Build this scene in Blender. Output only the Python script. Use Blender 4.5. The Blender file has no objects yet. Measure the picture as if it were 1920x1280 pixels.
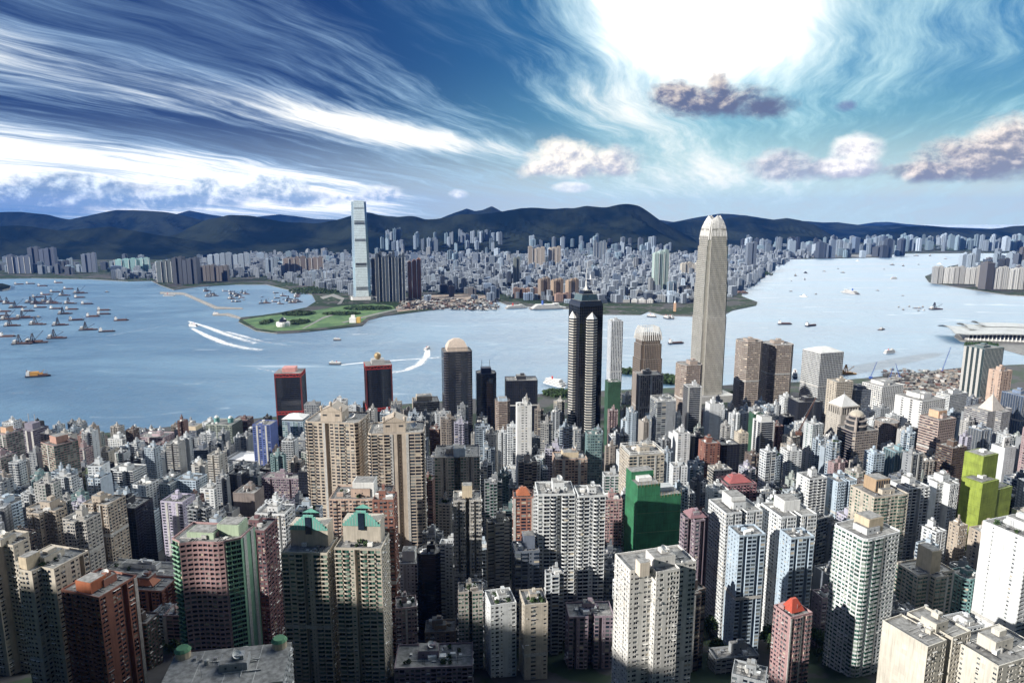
import bpy, math, random
import numpy as np
from mathutils import Vector
from mathutils.bvhtree import BVHTree

# ---------------------------------------------------------------- camera
SC = bpy.context.scene
COL = SC.collection
PITCH = math.radians(10.27)
CAMZ, F = 408.0, 1280.0
CP, SP = math.cos(PITCH), math.sin(PITCH)
cd = bpy.data.cameras.new('camera'); cam = bpy.data.objects.new('camera', cd); COL.objects.link(cam)
cam.location = (0, 0, CAMZ); cam.rotation_euler = (math.pi/2 - PITCH, 0, 0)
cd.sensor_width = 36; cd.lens = 24; cd.clip_start = 1; cd.clip_end = 80000
SC.camera = cam
SC.view_settings.view_transform = 'Standard'; SC.view_settings.look = 'None'
SC.view_settings.gamma = 1; SC.view_settings.exposure = EXPOSURE = 0.7
SC.cycles.max_bounces = 5; SC.cycles.diffuse_bounces = 3; SC.cycles.glossy_bounces = 3
SC.cycles.volume_bounces = 0; SC.cycles.use_denoising = True
SC.cycles.sample_clamp_indirect = 4

def ray(px, py):
    u = (px-960)/F; v = (640-py)/F
    return (u, CP+v*SP, -SP+v*CP)
def at(px, py, Y):
    d = ray(px, py); t = Y/d[1]
    return d[0]*t, Y, CAMZ+d[2]*t, t
def gp(px, py, z=0.0):
    d = ray(px, py); t = (z-CAMZ)/d[2]
    return d[0]*t, d[1]*t
def proj(x, y, z):
    zc = z-CAMZ
    t = y*CP - zc*SP
    up = y*SP + zc*CP
    return 960+F*x/t, 640-F*up/t, t
def AE(px, py):
    x, y, z = ray(px, py)
    return math.degrees(math.atan2(x, y)), math.degrees(math.atan2(z, math.hypot(x, y)))

# ---------------------------------------------------------------- node expressions
class N:
    tree = None
    def __init__(s, sock): s.s = sock
    @staticmethod
    def put(node, i, v):
        if isinstance(v, N): N.tree.links.new(v.s, node.inputs[i])
        else: node.inputs[i].default_value = v
    @staticmethod
    def m(op, *a, clamp=False):
        n = N.tree.nodes.new('ShaderNodeMath'); n.operation = op; n.use_clamp = clamp
        for i, v in enumerate(a): N.put(n, i, v)
        return N(n.outputs[0])
    def __add__(s, o): return N.m('ADD', s, o)
    __radd__ = __add__
    def __sub__(s, o): return N.m('SUBTRACT', s, o)
    def __rsub__(s, o): return N.m('SUBTRACT', o, s)
    def __mul__(s, o): return N.m('MULTIPLY', s, o)
    __rmul__ = __mul__
    def __truediv__(s, o): return N.m('DIVIDE', s, o)
    def __rtruediv__(s, o): return N.m('DIVIDE', o, s)
def nmin(a, b): return N.m('MINIMUM', a, b)
def nmax(a, b): return N.m('MAXIMUM', a, b)
def npow(a, b): return N.m('POWER', a, b)
def nexp(a): return N.m('EXPONENT', a)
def clamp(a): return N.m('ADD', a, 0.0, clamp=True)
def smooth(a, lo, hi):
    n = N.tree.nodes.new('ShaderNodeMapRange'); n.interpolation_type = 'SMOOTHSTEP'
    N.put(n, 0, a); n.inputs[1].default_value = lo; n.inputs[2].default_value = hi
    return N(n.outputs[0])
def xyz(x, y, z=0.0):
    n = N.tree.nodes.new('ShaderNodeCombineXYZ')
    for i, v in enumerate((x, y, z)): N.put(n, i, v)
    return N(n.outputs[0])
def sep(v):
    n = N.tree.nodes.new('ShaderNodeSeparateXYZ'); N.put(n, 0, v)
    return N(n.outputs[0]), N(n.outputs[1]), N(n.outputs[2])
def noise(vec, scale, detail=4.0, rough=0.55, dist=0.0):
    n = N.tree.nodes.new('ShaderNodeTexNoise'); N.put(n, 'Vector', vec)
    n.inputs['Scale'].default_value = scale; n.inputs['Detail'].default_value = detail
    n.inputs['Roughness'].default_value = rough; n.inputs['Distortion'].default_value = dist
    return N(n.outputs['Fac'])
def mixc(f, a, b, mode='MIX'):
    n = N.tree.nodes.new('ShaderNodeMix'); n.data_type = 'RGBA'; n.blend_type = mode; n.clamp_factor = True
    N.put(n, 0, f)
    for i, v in ((6, a), (7, b)):
        if isinstance(v, N): N.tree.links.new(v.s, n.inputs[i])
        else: n.inputs[i].default_value = (*v, 1.0)
    return N(n.outputs[2])
def scalec(c, f):
    n = N.tree.nodes.new('ShaderNodeVectorMath'); n.operation = 'SCALE'
    if isinstance(c, N): N.tree.links.new(c.s, n.inputs[0])
    else: n.inputs[0].default_value = c
    N.put(n, 3, f)
    return N(n.outputs[0])

# ---------------------------------------------------------------- sun and sky
SUN_AZ, SUN_EL = math.radians(-122), math.radians(22)     # azimuth from the view direction, negative = west
sl = bpy.data.lights.new('sun', 'SUN'); sun = bpy.data.objects.new('sun', sl); COL.objects.link(sun)
sl.energy = 5.0; sl.angle = math.radians(0.6); sl.color = (1.0, 0.945, 0.86)
sdir = Vector((math.sin(SUN_AZ)*math.cos(SUN_EL), math.cos(SUN_AZ)*math.cos(SUN_EL), math.sin(SUN_EL)))
sun.rotation_euler = (-sdir).to_track_quat('-Z', 'Y').to_euler()
sun.location = sdir*9000

world = bpy.data.worlds.new('World'); SC.world = world; world.use_nodes = True
wt = world.node_tree; wt.nodes.clear(); N.tree = wt
def build_sky():
    tc = wt.nodes.new('ShaderNodeTexCoord')
    dx, dy, dz = sep(N(tc.outputs['Generated']))
    deg = 57.29578
    A = N.m('ARCTAN2', dx, dy)*deg
    E = N.m('ARCTAN2', dz, N.m('SQRT', dx*dx+dy*dy))*deg
    sky = wt.nodes.new('ShaderNodeTexSky'); sky.sky_type = 'NISHITA'; sky.sun_disc = False
    sky.sun_elevation = SUN_EL; sky.sun_rotation = SUN_AZ; sky.altitude = 400
    hs = wt.nodes.new('ShaderNodeHueSaturation'); wt.links.new(sky.outputs[0], hs.inputs['Color'])
    hs.inputs['Saturation'].default_value = 1.35
    nish = scalec(N(hs.outputs[0]), 0.10)
    def gauss(px, py, rx, ry, tilt=0.0):
        a, e = AE(px, py); da = A-a; de = E-(e)
        if tilt: de = de-da*tilt
        x = da/rx; y = de/ry
        return nexp((x*x+y*y)*-1.0)
    def above(p, q, soft):              # 0..1 ramp: how far the direction lies above the line p-q
        a0, e0 = AE(*p); a1, e1 = AE(*q); b = (e1-e0)/(a1-a0)
        return smooth(E-(A*b+(e0-b*a0)), -soft, soft)
    def band(p, q, wid):
        a0, e0 = AE(*p); a1, e1 = AE(*q); b = (e1-e0)/(a1-a0)
        y = (E-(A*b+(e0-b*a0)))/wid
        return nexp(y*y*-1.0)
    # clear sky: navy to the west, teal to the east, pale towards the horizon
    west = smooth(A, 20.0, -20.0)
    clear = mixc(west, (0.030, 0.17, 0.36), (0.003, 0.021, 0.115))
    east_low = smooth(E, 13.0, 4.0)
    clear = mixc(east_low*(1.0-west), clear, (0.14, 0.34, 0.41))
    clear = mixc(0.08, clear, nish)
    clear = mixc(smooth(E, 8.0, 1.0)*0.92, clear, mixc(smooth(A, -25., 12.), (0.27, 0.37, 0.46), (0.55, 0.63, 0.60)))
    clear = mixc(smooth(N.m('ABSOLUTE', A), 60., 95.), clear, (0.035, 0.085, 0.26))  # unseen side and rear sky set blue to tint the shade
    # ice-cloud streaks in a sheet overhead, running to a vanishing point a little east of north
    k = 1.0/(nmax(dz, 0.0)+0.075)
    qx = dx*k; qy = dy*k
    s, c = math.sin(math.radians(22)), math.cos(math.radians(22))
    U = qx*s+qy*c; V = qx*c-qy*s
    warp = noise(xyz(qx, qy, 3.0), 0.55, 3.0)-0.5
    V = V+warp*0.7
    st = noise(xyz(U*0.16, V*1.0, 1.7), 1.7, 10.0, 0.64, 0.12)
    fine = noise(xyz(U*0.45, V*3.4, 7.7), 2.2, 8.0, 0.68, 0.15)
    big = noise(xyz(U*0.25, V*0.5, 9.1), 1.0, 2.0, 0.5)
    b1 = band((0, 88), (480, 200), 1.7)*smooth(A, 6.0, -14.0)
    b2 = band((420, 195), (1000, 292), 0.9)*smooth(A, -20., -10.)*smooth(A, 8.0, -2.0)
    low = (1.0-above((0, 232), (480, 308), 1.5))*smooth(A, -3.0, -15.0)*smooth(E, -1.0, 1.2)
    b4 = gauss(1180, 215, 8.0, 2.6, -0.30)
    b5 = gauss(1300, 330, 9.0, 2.0)
    glow = gauss(1300, 20, 6.6, 4.6, -0.12)
    glow2 = gauss(1330, -60, 10., 8.)
    navy = gauss(330, 60, 11., 4.5)+gauss(820, 60, 9.0, 3.4, -0.25)+gauss(420, 262, 10., 0.9, -0.12)
    over = smooth(E, 16.5, 21.)*smooth(E, 62., 40.)*smooth(A, -30., 2.)*smooth(A, 95., 60.)  # unseen bright cloud added above the view so the water reflects white
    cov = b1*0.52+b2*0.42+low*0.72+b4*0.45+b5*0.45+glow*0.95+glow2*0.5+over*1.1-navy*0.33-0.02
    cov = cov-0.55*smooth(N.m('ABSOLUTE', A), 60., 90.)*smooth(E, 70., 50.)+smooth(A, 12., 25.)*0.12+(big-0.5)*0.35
    dens = cov+((st-0.5)*1.7+(fine-0.5)*1.15)*(1.0-clamp(glow*1.3)*0.85)*(0.50+0.50*west)
    a_c = smooth(dens, -0.12, 0.85)
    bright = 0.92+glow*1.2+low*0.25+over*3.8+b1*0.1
    ccol = mixc(smooth(dens, 0.1, 0.7), mixc(west, (0.46, 0.80, 0.84), (0.42, 0.60, 0.80)), (1.0, 0.99, 0.92))
    veil = smooth(st*0.6+fine*0.4+(big-0.5)*0.5, 0.42, 0.72)*smooth(E, 0.5, 4.0)
    clear = mixc(veil*0.72*(1.0-clamp(navy)*0.4), clear, mixc(west, (0.50, 0.70, 0.74), (0.25, 0.41, 0.62)))
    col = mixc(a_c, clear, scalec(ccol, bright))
    # heaped clouds: puffs round an uneven outline with a flat base, cream tops and mauve undersides
    P = xyz(A*0.1, E*0.13, 0.0)
    f1 = noise(P, 4.2, 10.0, 0.64, 0.2)
    f2 = noise(xyz(A*0.1+0.035, E*0.13-0.04, 0.0), 4.2, 10.0, 0.64, 0.2)
    puff = noise(xyz(A*0.1, E*0.14, 4.0), 8.0, 6.0, 0.55, 0.2)
    def heap(col, blobs, tint, shade, rag=1.0, base=None, amount=1.0, lit=1.0):
        d = None
        for (px, py, rx, ry) in blobs:
            a, e = AE(px, py); x = (A-a)/rx; y = (E-e)/ry
            g = 1.0-(x*x+y*y)
            d = g if d is None else nmax(d, g)
        if base is not None:
            d = nmin(d, (E-AE(base[0], base[1])[1])*base[2]+0.25)
        d = nmax(d, -1.2)+(f1-0.5)*2.3*rag+(puff-0.5)*0.9*rag
        al = smooth(d, -0.08, 0.95)*amount
        px, py, rx, ry = blobs[0]
        top = (E-AE(px, py)[1])/ry*0.38-(A-AE(px, py)[0])/rx*0.16
        light = smooth((f2-f1)*3.0+top+(puff-0.5)*0.45+0.42*lit-0.08, 0.0, 1.0)
        return mixc(al, col, mixc(light, shade, tint))
    cream, mauve = (1.0, 0.93, 0.80), (0.30, 0.31, 0.46)
    col = heap(col, [(1065, 303, 3.7, 2.1), (1150, 305, 2.8, 1.5), (1015, 320, 2.2, 1.2)], (1.12, 1.02, 0.86), (0.40, 0.43, 0.50), 0.75, (1065, 333, 1.4), lit=1.5)
    col = heap(col, [(1070, 352, 2.0, 0.5)], (1.0, 0.97, 0.9), (0.6, 0.66, 0.72), 0.7, None, 0.85, 1.4)
    col = heap(col, [(1340, 190, 5.2, 1.5), (1270, 182, 2.8, 1.4), (1345, 160, 1.2, 1.6), (1430, 200, 2.9, 1.0)], (0.70, 0.62, 0.55), (0.11, 0.13, 0.22), 0.85, (1340, 226, 1.3), 0.97, 0.55)
    col = heap(col, [(1470, 308, 3.2, 1.35), (1560, 318, 4.2, 1.1)], (0.82, 0.77, 0.74), (0.32, 0.36, 0.44), 0.75, (1500, 336, 1.3), 0.95, 0.9)
    col = heap(col, [(1608, 285, 2.2, 1.5), (1590, 310, 2.4, 1.0)], (1.15, 1.08, 0.98), (0.45, 0.47, 0.56), 0.6, (1600, 334, 1.3), 1.0, 1.6)
    col = heap(col, [(1840, 300, 5.0, 2.0), (1900, 272, 3.4, 2.3), (1760, 318, 3.4, 1.0)], (0.98, 0.86, 0.74), (0.22, 0.24, 0.30), 0.7, (1840, 340, 1.5), 1.0, 0.75)
    col = heap(col, [(1585, 200, 0.9, 0.5)], (0.4, 0.45, 0.55), (0.16, 0.2, 0.36), 1.0, None, 0.8, 0.5)
    col = heap(col, [(140, 366, 8.0, 1.5), (20, 384, 7.0, 1.2), (135, 345, 3.0, 1.1)], (0.72, 0.84, 0.92), (0.13, 0.24, 0.40), 0.7, None, 0.92, 0.5)
    col = heap(col, [(300, 376, 6.5, 1.0), (400, 360, 3.8, 1.4), (500, 350, 3.6, 1.3), (560, 372, 3.0, .8)], (0.95, 1.0, 1.0), (0.22, 0.34, 0.48), 0.75, None, 0.92, 0.75)
    col = heap(col, [(715, 364, 2.2, 0.85), (650, 374, 1.9, 0.55)], (1.0, 1.0, 0.98), (0.30, 0.42, 0.56), 0.7, (700, 380, 2.0), 0.95, 1.2)
    col = heap(col, [(860, 364, 0.9, 0.45)], (1.0, 1.0, 0.98), (0.45, 0.55, 0.65), 0.7, None, 0.85, 1.2)
    # unseen sky beside and behind the view, dimmed to deepen shade on the walls
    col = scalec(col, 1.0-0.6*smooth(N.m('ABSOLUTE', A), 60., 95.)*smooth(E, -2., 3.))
    # soft lower air, and the ground half
    col = mixc(smooth(E, -0.5, -6.0), col, (0.10, 0.16, 0.22))
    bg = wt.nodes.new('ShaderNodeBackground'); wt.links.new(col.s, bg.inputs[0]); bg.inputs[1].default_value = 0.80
    out = wt.nodes.new('ShaderNodeOutputWorld'); wt.links.new(bg.outputs[0], out.inputs[0])
build_sky()
world.cycles.sampling_method = 'MANUAL'; world.cycles.sample_map_resolution = 512

# ---------------------------------------------------------------- materials
def new_mat(name):
    m = bpy.data.materials.new(name); m.use_nodes = True
    N.tree = m.node_tree
    return m, m.node_tree.nodes['Principled BSDF']
def link(a, b): N.tree.links.new(a.s, b)
def objcol(): return N(N.tree.nodes.new('ShaderNodeObjectInfo').outputs['Color'])
def objrnd(): return N(N.tree.nodes.new('ShaderNodeObjectInfo').outputs['Random'])
def pos(): return N(N.tree.nodes.new('ShaderNodeNewGeometry').outputs['Position'])
def nrm(): return N(N.tree.nodes.new('ShaderNodeNewGeometry').outputs['True Normal'])
def attr(n):
    a = N.tree.nodes.new('ShaderNodeAttribute'); a.attribute_name = n
    return N(a.outputs['Fac'])
def bump(h, strength, dist):
    n = N.tree.nodes.new('ShaderNodeBump'); N.put(n, 'Height', h)
    n.inputs['Strength'].default_value = strength; n.inputs['Distance'].default_value = dist
    return N(n.outputs[0])
def wall_uv():
    """metres along the wall and up it, from the surface's own position"""
    x, y, z = sep(pos()); nx, ny, nz = sep(nrm())
    return x*(ny*-1.0)+y*nx, z
M = {}
def paint_mat():
    m, b = new_mat('paint')
    x, y, z = sep(pos())
    stain = noise(xyz(x*0.9, y*0.9, z*0.06), 1.0, 4.0, 0.6)
    grime = noise(pos(), 0.05, 3.0, 0.6)
    drip = noise(xyz(x*2.3, y*2.3, z*0.03), 1.0, 5.0, 0.65)
    f = 0.55+smooth(stain, 0.25, 0.6)*0.22+smooth(grime, 0.3, 0.7)*0.13+smooth(drip, 0.30, 0.52)*0.16
    u, v = wall_uv()
    tile = noise(xyz(N.m('FLOOR', u/3.5), N.m('FLOOR', v/3.05), 0.0), 5.3, 0.0)
    c = scalec(objcol(), f*(0.74+0.28*tile))
    link(c, b.inputs['Base Color']); b.inputs['Roughness'].default_value = 0.75
    M['paint'] = m
paint_mat()
def glass_mat():
    m, b = new_mat('window_glass')
    r = attr('rnd')
    c = mixc(smooth(r, 0.66, 0.68), scalec((0.010, 0.018, 0.032), 0.5+r*1.4), (0.09, 0.11, 0.12))
    c = mixc(smooth(r, 0.84, 0.85), c, (0.22, 0.23, 0.22))
    c = mixc(smooth(r, 0.94, 0.95), c, (0.40, 0.36, 0.29))
    link(c, b.inputs['Base Color']); b.inputs['Roughness'].default_value = 0.12
    b.inputs['IOR'].default_value = 1.5
    M['glass'] = m
    m, b = new_mat('window_glass_green')
    r = attr('rnd')
    c = mixc(smooth(r, 0.75, 0.78), scalec((0.02, 0.075, 0.06), 0.4+r*1.3), (0.2, 0.26, 0.22))
    link(c, b.inputs['Base Color']); b.inputs['Roughness'].default_value = 0.12
    M['glass_green'] = m
    m, b = new_mat('mirror_curtain_wall')
    u, v = wall_uv()
    r = attr('rnd')
    pan = noise(xyz(N.m('FLOOR', u/1.6), N.m('FLOOR', v/3.9), 0.0), 7.3, 0.0)
    c = scalec(objcol(), 0.75+pan*0.5)
    link(c, b.inputs['Base Color']); b.inputs['Roughness'].default_value = 0.1
    b.inputs['Metallic'].default_value = 0.72
    wob = noise(xyz(u*0.13, v*0.11, 0.0), 1.0, 2.0)
    link(bump(wob+pan*0.05, 0.25, 1.2), b.inputs['Normal'])
    M['mirror'] = m
glass_mat()
def plain(key, name, col, rough=0.8, metal=0.0, var=0.35, scale=0.2):
    m, b = new_mat(name)
    n = noise(pos(), scale, 5.0, 0.6)
    link(scalec(col, (1.0-var)+smooth(n, 0.25, 0.75)*var*1.4), b.inputs['Base Color'])
    b.inputs['Roughness'].default_value = rough; b.inputs['Metallic'].default_value = metal
    M[key] = m
plain('roof', 'roof_concrete', (0.25, 0.25, 0.245), 0.9, var=0.55, scale=0.35)
plain('dark', 'dark_recess', (0.03, 0.034, 0.042), 0.8)
plain('trim', 'pale_trim', (0.42, 0.42, 0.41), 0.7, scale=0.8)
plain('white', 'white_paint', (0.72, 0.72, 0.70), 0.6, var=0.2)
plain('steel', 'galvanised_steel', (0.42, 0.43, 0.45), 0.4, 0.5)
plain('asphalt', 'asphalt', (0.05, 0.05, 0.053), 0.9, scale=0.05)
plain('concrete', 'concrete', (0.21, 0.21, 0.20), 0.9, scale=0.1)
plain('leaf', 'foliage', (0.035, 0.075, 0.022), 0.8, var=0.8, scale=0.5)
plain('trunk', 'bark', (0.08, 0.06, 0.045), 0.9)
plain('stone', 'pale_stone', (0.30, 0.285, 0.26), 0.8, scale=0.1)
def net_mat():
    m, b = new_mat('scaffold_netting')
    u, v = wall_uv()
    fold = noise(xyz(u*1.1, v*0.05, 0.0), 1.2, 4.0, 0.6)
    patch = noise(xyz(u*0.1, v*0.09, 5.0), 1.0, 3.0)
    gu = N.m('ABSOLUTE', N.m('FRACT', u/3.1)-0.5); gv = N.m('ABSOLUTE', N.m('FRACT', v/9.0)-0.5)
    line = nmax(smooth(gu, 0.46, 0.5)*0.45, smooth(gv, 0.475, 0.5)*0.8)
    f = 0.30+fold*0.95+(patch-0.5)*1.0-line*0.45
    link(scalec(objcol(), f), b.inputs['Base Color']); b.inputs['Roughness'].default_value = 0.7
    link(bump(fold, 0.6, 0.5), b.inputs['Normal'])
    M['net'] = m
net_mat()
def far_mat():
    m, b = new_mat('far_facade')
    u, v = wall_uv(); _, _, nz = sep(nrm())
    r = objrnd()
    a = attr('rnd')
    per = 5.5+r*5.0
    su = N.m('FRACT', u/per+a)
    strip = smooth(N.m('ABSOLUTE', su-0.5), 0.27, 0.33)
    fl = smooth(N.m('ABSOLUTE', N.m('FRACT', v/3.1)-0.5), 0.16, 0.2)
    spot = noise(xyz(N.m('FLOOR', u/3.0), N.m('FLOOR', v/3.1), 0.0), 3.7, 0.0)
    win = nmax(strip*0.75, (1.0-fl)*(0.45+spot*0.6))
    side = N.m('LESS_THAN', N.m('ABSOLUTE', nz), 0.5)
    c = mixc(win*side*0.85, scalec(objcol(), 0.9+0.2*r), (0.035, 0.045, 0.06))
    link(c, b.inputs['Base Color']); b.inputs['Roughness'].default_value = 0.6
    M['far'] = m
far_mat()
def water_mat():
    m, b = new_mat('harbour_water')
    x, y, z = sep(pos())
    w1 = noise(xyz(x*0.012, y*0.016, 0.0), 1.0, 9.0, 0.66)
    w2 = noise(xyz(x*0.0011, y*0.0030, 2.0), 1.0, 5.0, 0.6, 0.8)
    w3 = noise(xyz(x*0.0028, y*0.010, 5.0), 1.0, 6.0, 0.62, 1.2)
    slick = smooth(w2, 0.35, 0.65)
    foam = smooth(w3, 0.60, 0.72)
    c = mixc(slick, (0.075, 0.16, 0.26), (0.13, 0.24, 0.35))
    c = mixc(foam*0.5, c, (0.5, 0.58, 0.65))
    link(c, b.inputs['Base Color'])
    link(0.36+slick*0.12, b.inputs['Roughness'])
    b.inputs['IOR'].default_value = 1.6
    link(bump(w1, 0.6, 22.0), b.inputs['Normal'])
    M['water'] = m
water_mat()
def ground_mat():
    m, b = new_mat('hillside_ground')
    x, y, z = sep(pos())
    n = noise(pos(), 0.02, 5.0, 0.6); n2 = noise(pos(), 0.15, 4.0, 0.6)
    c = mixc(smooth(n, 0.47, 0.53), (0.05, 0.05, 0.053), (0.02, 0.042, 0.018))
    c = mixc(smooth(z, 160., 210.), c, (0.022, 0.045, 0.016))
    link(scalec(c, 0.6+n2*0.8), b.inputs['Base Color']); b.inputs['Roughness'].default_value = 0.9
    M['ground'] = m
    m, b = new_mat('city_ground')
    n = noise(pos(), 0.006, 6.0, 0.65); n2 = noise(pos(), 0.03, 5.0, 0.6)
    c = mixc(smooth(n, 0.45, 0.5), (0.07, 0.07, 0.07), (0.02, 0.04, 0.018))
    c = mixc(smooth(n2, 0.6, 0.65), c, (0.17, 0.16, 0.15))
    link(c, b.inputs['Base Color']); b.inputs['Roughness'].default_value = 0.9; b.inputs['Specular IOR Level'].default_value = 0.1
    M['city_ground'] = m
    m, b = new_mat('grass')
    n = noise(pos(), 0.012, 6.0, 0.65); n2 = noise(pos(), 0.09, 4.0, 0.6)
    c = mixc(smooth(n, 0.42, 0.56), (0.03, 0.095, 0.025), (0.085, 0.165, 0.05))
    c = mixc(smooth(n2, 0.63, 0.68), c, (0.03, 0.07, 0.02))
    link(c, b.inputs['Base Color']); b.inputs['Roughness'].default_value = 0.9
    M['grass'] = m
    m, b = new_mat('bare_site')
    n = noise(pos(), 0.03, 6.0, 0.7); n2 = noise(pos(), 0.08, 4.0, 0.6)
    c = mixc(smooth(n, 0.4, 0.6), (0.34, 0.28, 0.22), (0.20, 0.15, 0.12))
    c = mixc(smooth(n2, 0.6, 0.66), c, (0.36, 0.16, 0.10))
    link(c, b.inputs['Base Color']); b.inputs['Roughness'].default_value = 0.95
    M['site'] = m
    m, b = new_mat('mountain_scrub')
    n = noise(pos(), 0.0016, 8.0, 0.62); n2 = noise(pos(), 0.008, 4.0, 0.6)
    c = mixc(smooth(n, 0.4, 0.62), (0.004, 0.009, 0.010), (0.022, 0.030, 0.024))
    c = mixc(smooth(n2, 0.70, 0.74)*0.4, c, (0.07, 0.065, 0.05))
    link(c, b.inputs['Base Color']); b.inputs['Roughness'].default_value = 0.95; b.inputs['Specular IOR Level'].default_value = 0.0
    M['hill'] = m
    m, b = new_mat('foam')
    n = noise(pos(), 0.12, 5.0, 0.7)
    link(scalec((0.80, 0.84, 0.88), 0.75+n*0.4), b.inputs['Base Color']); b.inputs['Roughness'].default_value = 0.9
    r = attr('rnd')
    n2 = noise(pos(), 0.03, 4.0, 0.6)
    al = smooth(n*0.7+n2*0.6+r*1.1-0.72, 0.25, 0.75)*0.95
    link(al, b.inputs['Alpha'])
    M['foam'] = m
ground_mat()
def gloss(key, name, col, rough=0.35, metal=0.0, ior=1.5):
    m, b = new_mat(name); b.inputs['Base Color'].default_value = (*col, 1)
    n = noise(pos(), 0.3, 4.0)
    link(scalec(col, 0.8+n*0.4), b.inputs['Base Color'])
    b.inputs['Roughness'].default_value = rough; b.inputs['Metallic'].default_value = metal; b.inputs['IOR'].default_value = ior
    M[key] = m
gloss('red', 'red_steel', (0.45, 0.03, 0.02))
gloss('blackglass', 'black_glass', (0.012, 0.015, 0.025), 0.07, 0.0, 1.7)
gloss('hull_dark', 'dark_hull', (0.03, 0.035, 0.05), 0.5)
gloss('rust', 'rusty_steel', (0.10, 0.048, 0.036), 0.7)
gloss('yellow', 'ochre_paint', (0.50, 0.25, 0.05), 0.6)
gloss('blue', 'blue_paint', (0.04, 0.10, 0.34), 0.5)
gloss('silver', 'silver_cladding', (0.62, 0.62, 0.60), 0.3, 0.6)
gloss('gold', 'golden_glass', (0.40, 0.30, 0.17), 0.3, 0.4)
gloss('copper', 'green_copper', (0.10, 0.30, 0.25), 0.5)

# ---------------------------------------------------------------- mesh builder
MATS = ['paint', 'glass', 'trim', 'roof', 'dark', 'net', 'mirror', 'glass_green', 'white', 'steel', 'far', 'blackglass']
class Q:
    """collects quads and polygons, links them as one mesh object"""
    def __init__(s): s.q = []; s.m = []; s.r = []; s.ng = []
    def quads(s, arr, mat, rnd=None):
        arr = np.asarray(arr, dtype=np.float32).reshape(-1, 4, 3)
        s.q.append(arr); s.m.append(np.full(len(arr), mat, np.int32))
        s.r.append(np.asarray(rnd, np.float32) if rnd is not None else np.full(len(arr), 0.5, np.float32))
    def ngon(s, pts, mat=0, rnd=0.5): s.ng.append((np.asarray(pts, np.float32), mat, rnd))
    def box(s, cx, cy, z0, w, d, h, mat=0, rot=0.0, bottom=False):
        c, n = math.cos(rot), math.sin(rot)
        p = [(cx+a*w/2*c-b*d/2*n, cy+a*w/2*n+b*d/2*c) for a, b in ((-1, -1), (1, -1), (1, 1), (-1, 1))]
        s.prism(p, z0, z0+h, mat, mat, bottom)
        return s
    def prism(s, poly, z0, z1, mat=0, top=0, bottom=False, poly1=None):
        n = len(poly); q = poly1 or poly
        s.quads([[(*poly[i], z0), (*poly[(i+1) % n], z0), (*q[(i+1) % n], z1), (*q[i], z1)] for i in range(n)], mat)
        if top is not None: s.ngon([(*p, z1) for p in q], top)
        if bottom: s.ngon([(*p, z0) for p in poly[::-1]], mat)
        return s
    def cone(s, poly, z0, apex, mat=0):
        n = len(poly)
        for i in range(n): s.ngon([(*poly[i], z0), (*poly[(i+1) % n], z0), apex], mat)
        return s
    def lathe(s, cx, cy, prof, mat=0, n=14):
        """prof: (radius, z) pairs from bottom to top"""
        a = np.linspace(0, 2*math.pi, n+1)
        for (r0, z0), (r1, z1) in zip(prof, prof[1:]):
            s.quads([[(cx+r0*math.cos(a[i]), cy+r0*math.sin(a[i]), z0), (cx+r0*math.cos(a[i+1]), cy+r0*math.sin(a[i+1]), z0),
                      (cx+r1*math.cos(a[i+1]), cy+r1*math.sin(a[i+1]), z1), (cx+r1*math.cos(a[i]), cy+r1*math.sin(a[i]), z1)] for i in range(n)], mat)
        r, z = prof[-1]
        if r > 0.01: s.ngon([(cx+r*math.cos(t), cy+r*math.sin(t), z) for t in a[:-1]], mat)
        return s
    def bar(s, p, q, w, mat=0):
        p, q = Vector(p), Vector(q); d = (q-p).normalized()
        a = d.cross(Vector((0, 0, 1)) if abs(d.z) < 0.9 else Vector((1, 0, 0))).normalized()*w/2; b = d.cross(a).normalized()*w/2
        k = [a+b, -a+b, -a-b, a-b]
        s.quads([[p+k[i], p+k[(i+1) % 4], q+k[(i+1) % 4], q+k[i]] for i in range(4)], mat)
        return s
    def build(s, name, parent=None, color=(0.5, 0.5, 0.5), mats=None, smooth_=False):
        qs = np.concatenate(s.q) if s.q else np.zeros((0, 4, 3), np.float32)
        nq = len(qs); V = [qs.reshape(-1, 3)]+[g[0] for g in s.ng]
        V = np.concatenate(V); nv = len(V)
        tot = np.concatenate([np.full(nq, 4, np.int32), np.array([len(g[0]) for g in s.ng], np.int32)])
        start = np.concatenate([[0], np.cumsum(tot)[:-1]]).astype(np.int32)
        me = bpy.data.meshes.new(name)
        me.vertices.add(nv); me.vertices.foreach_set('co', V.astype(np.float32).ravel())
        me.loops.add(nv); me.loops.foreach_set('vertex_index', np.arange(nv, dtype=np.int32))
        me.polygons.add(len(tot)); me.polygons.foreach_set('loop_start', start); me.polygons.foreach_set('loop_total', tot)
        mi = np.concatenate((s.m if s.m else [np.zeros(0, np.int32)])+[np.array([g[1] for g in s.ng], np.int32)]).astype(np.int32)
        rn = np.concatenate((s.r if s.r else [np.zeros(0, np.float32)])+[np.array([g[2] for g in s.ng], np.float32)]).astype(np.float32)
        use = mats or MATS
        used = np.unique(mi); remap = np.zeros(int(mi.max())+1, np.int32)
        for k, u in enumerate(used):
            me.materials.append(M[use[u]]); remap[u] = k
        me.polygons.foreach_set('material_index', remap[mi])
        at_ = me.attributes.new('rnd', 'FLOAT', 'FACE'); at_.data.foreach_set('value', rn)
        me.update(calc_edges=True)
        o = bpy.data.objects.new(name, me); COL.objects.link(o)
        o.color = (*color, 1.0)
        if parent: o.parent = parent
        return o
def empty(name, loc, rz=0.0):
    o = bpy.data.objects.new(name, None); COL.objects.link(o)
    o.location = loc; o.rotation_euler = (0, 0, rz); o.empty_display_size = 1
    return o
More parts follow.
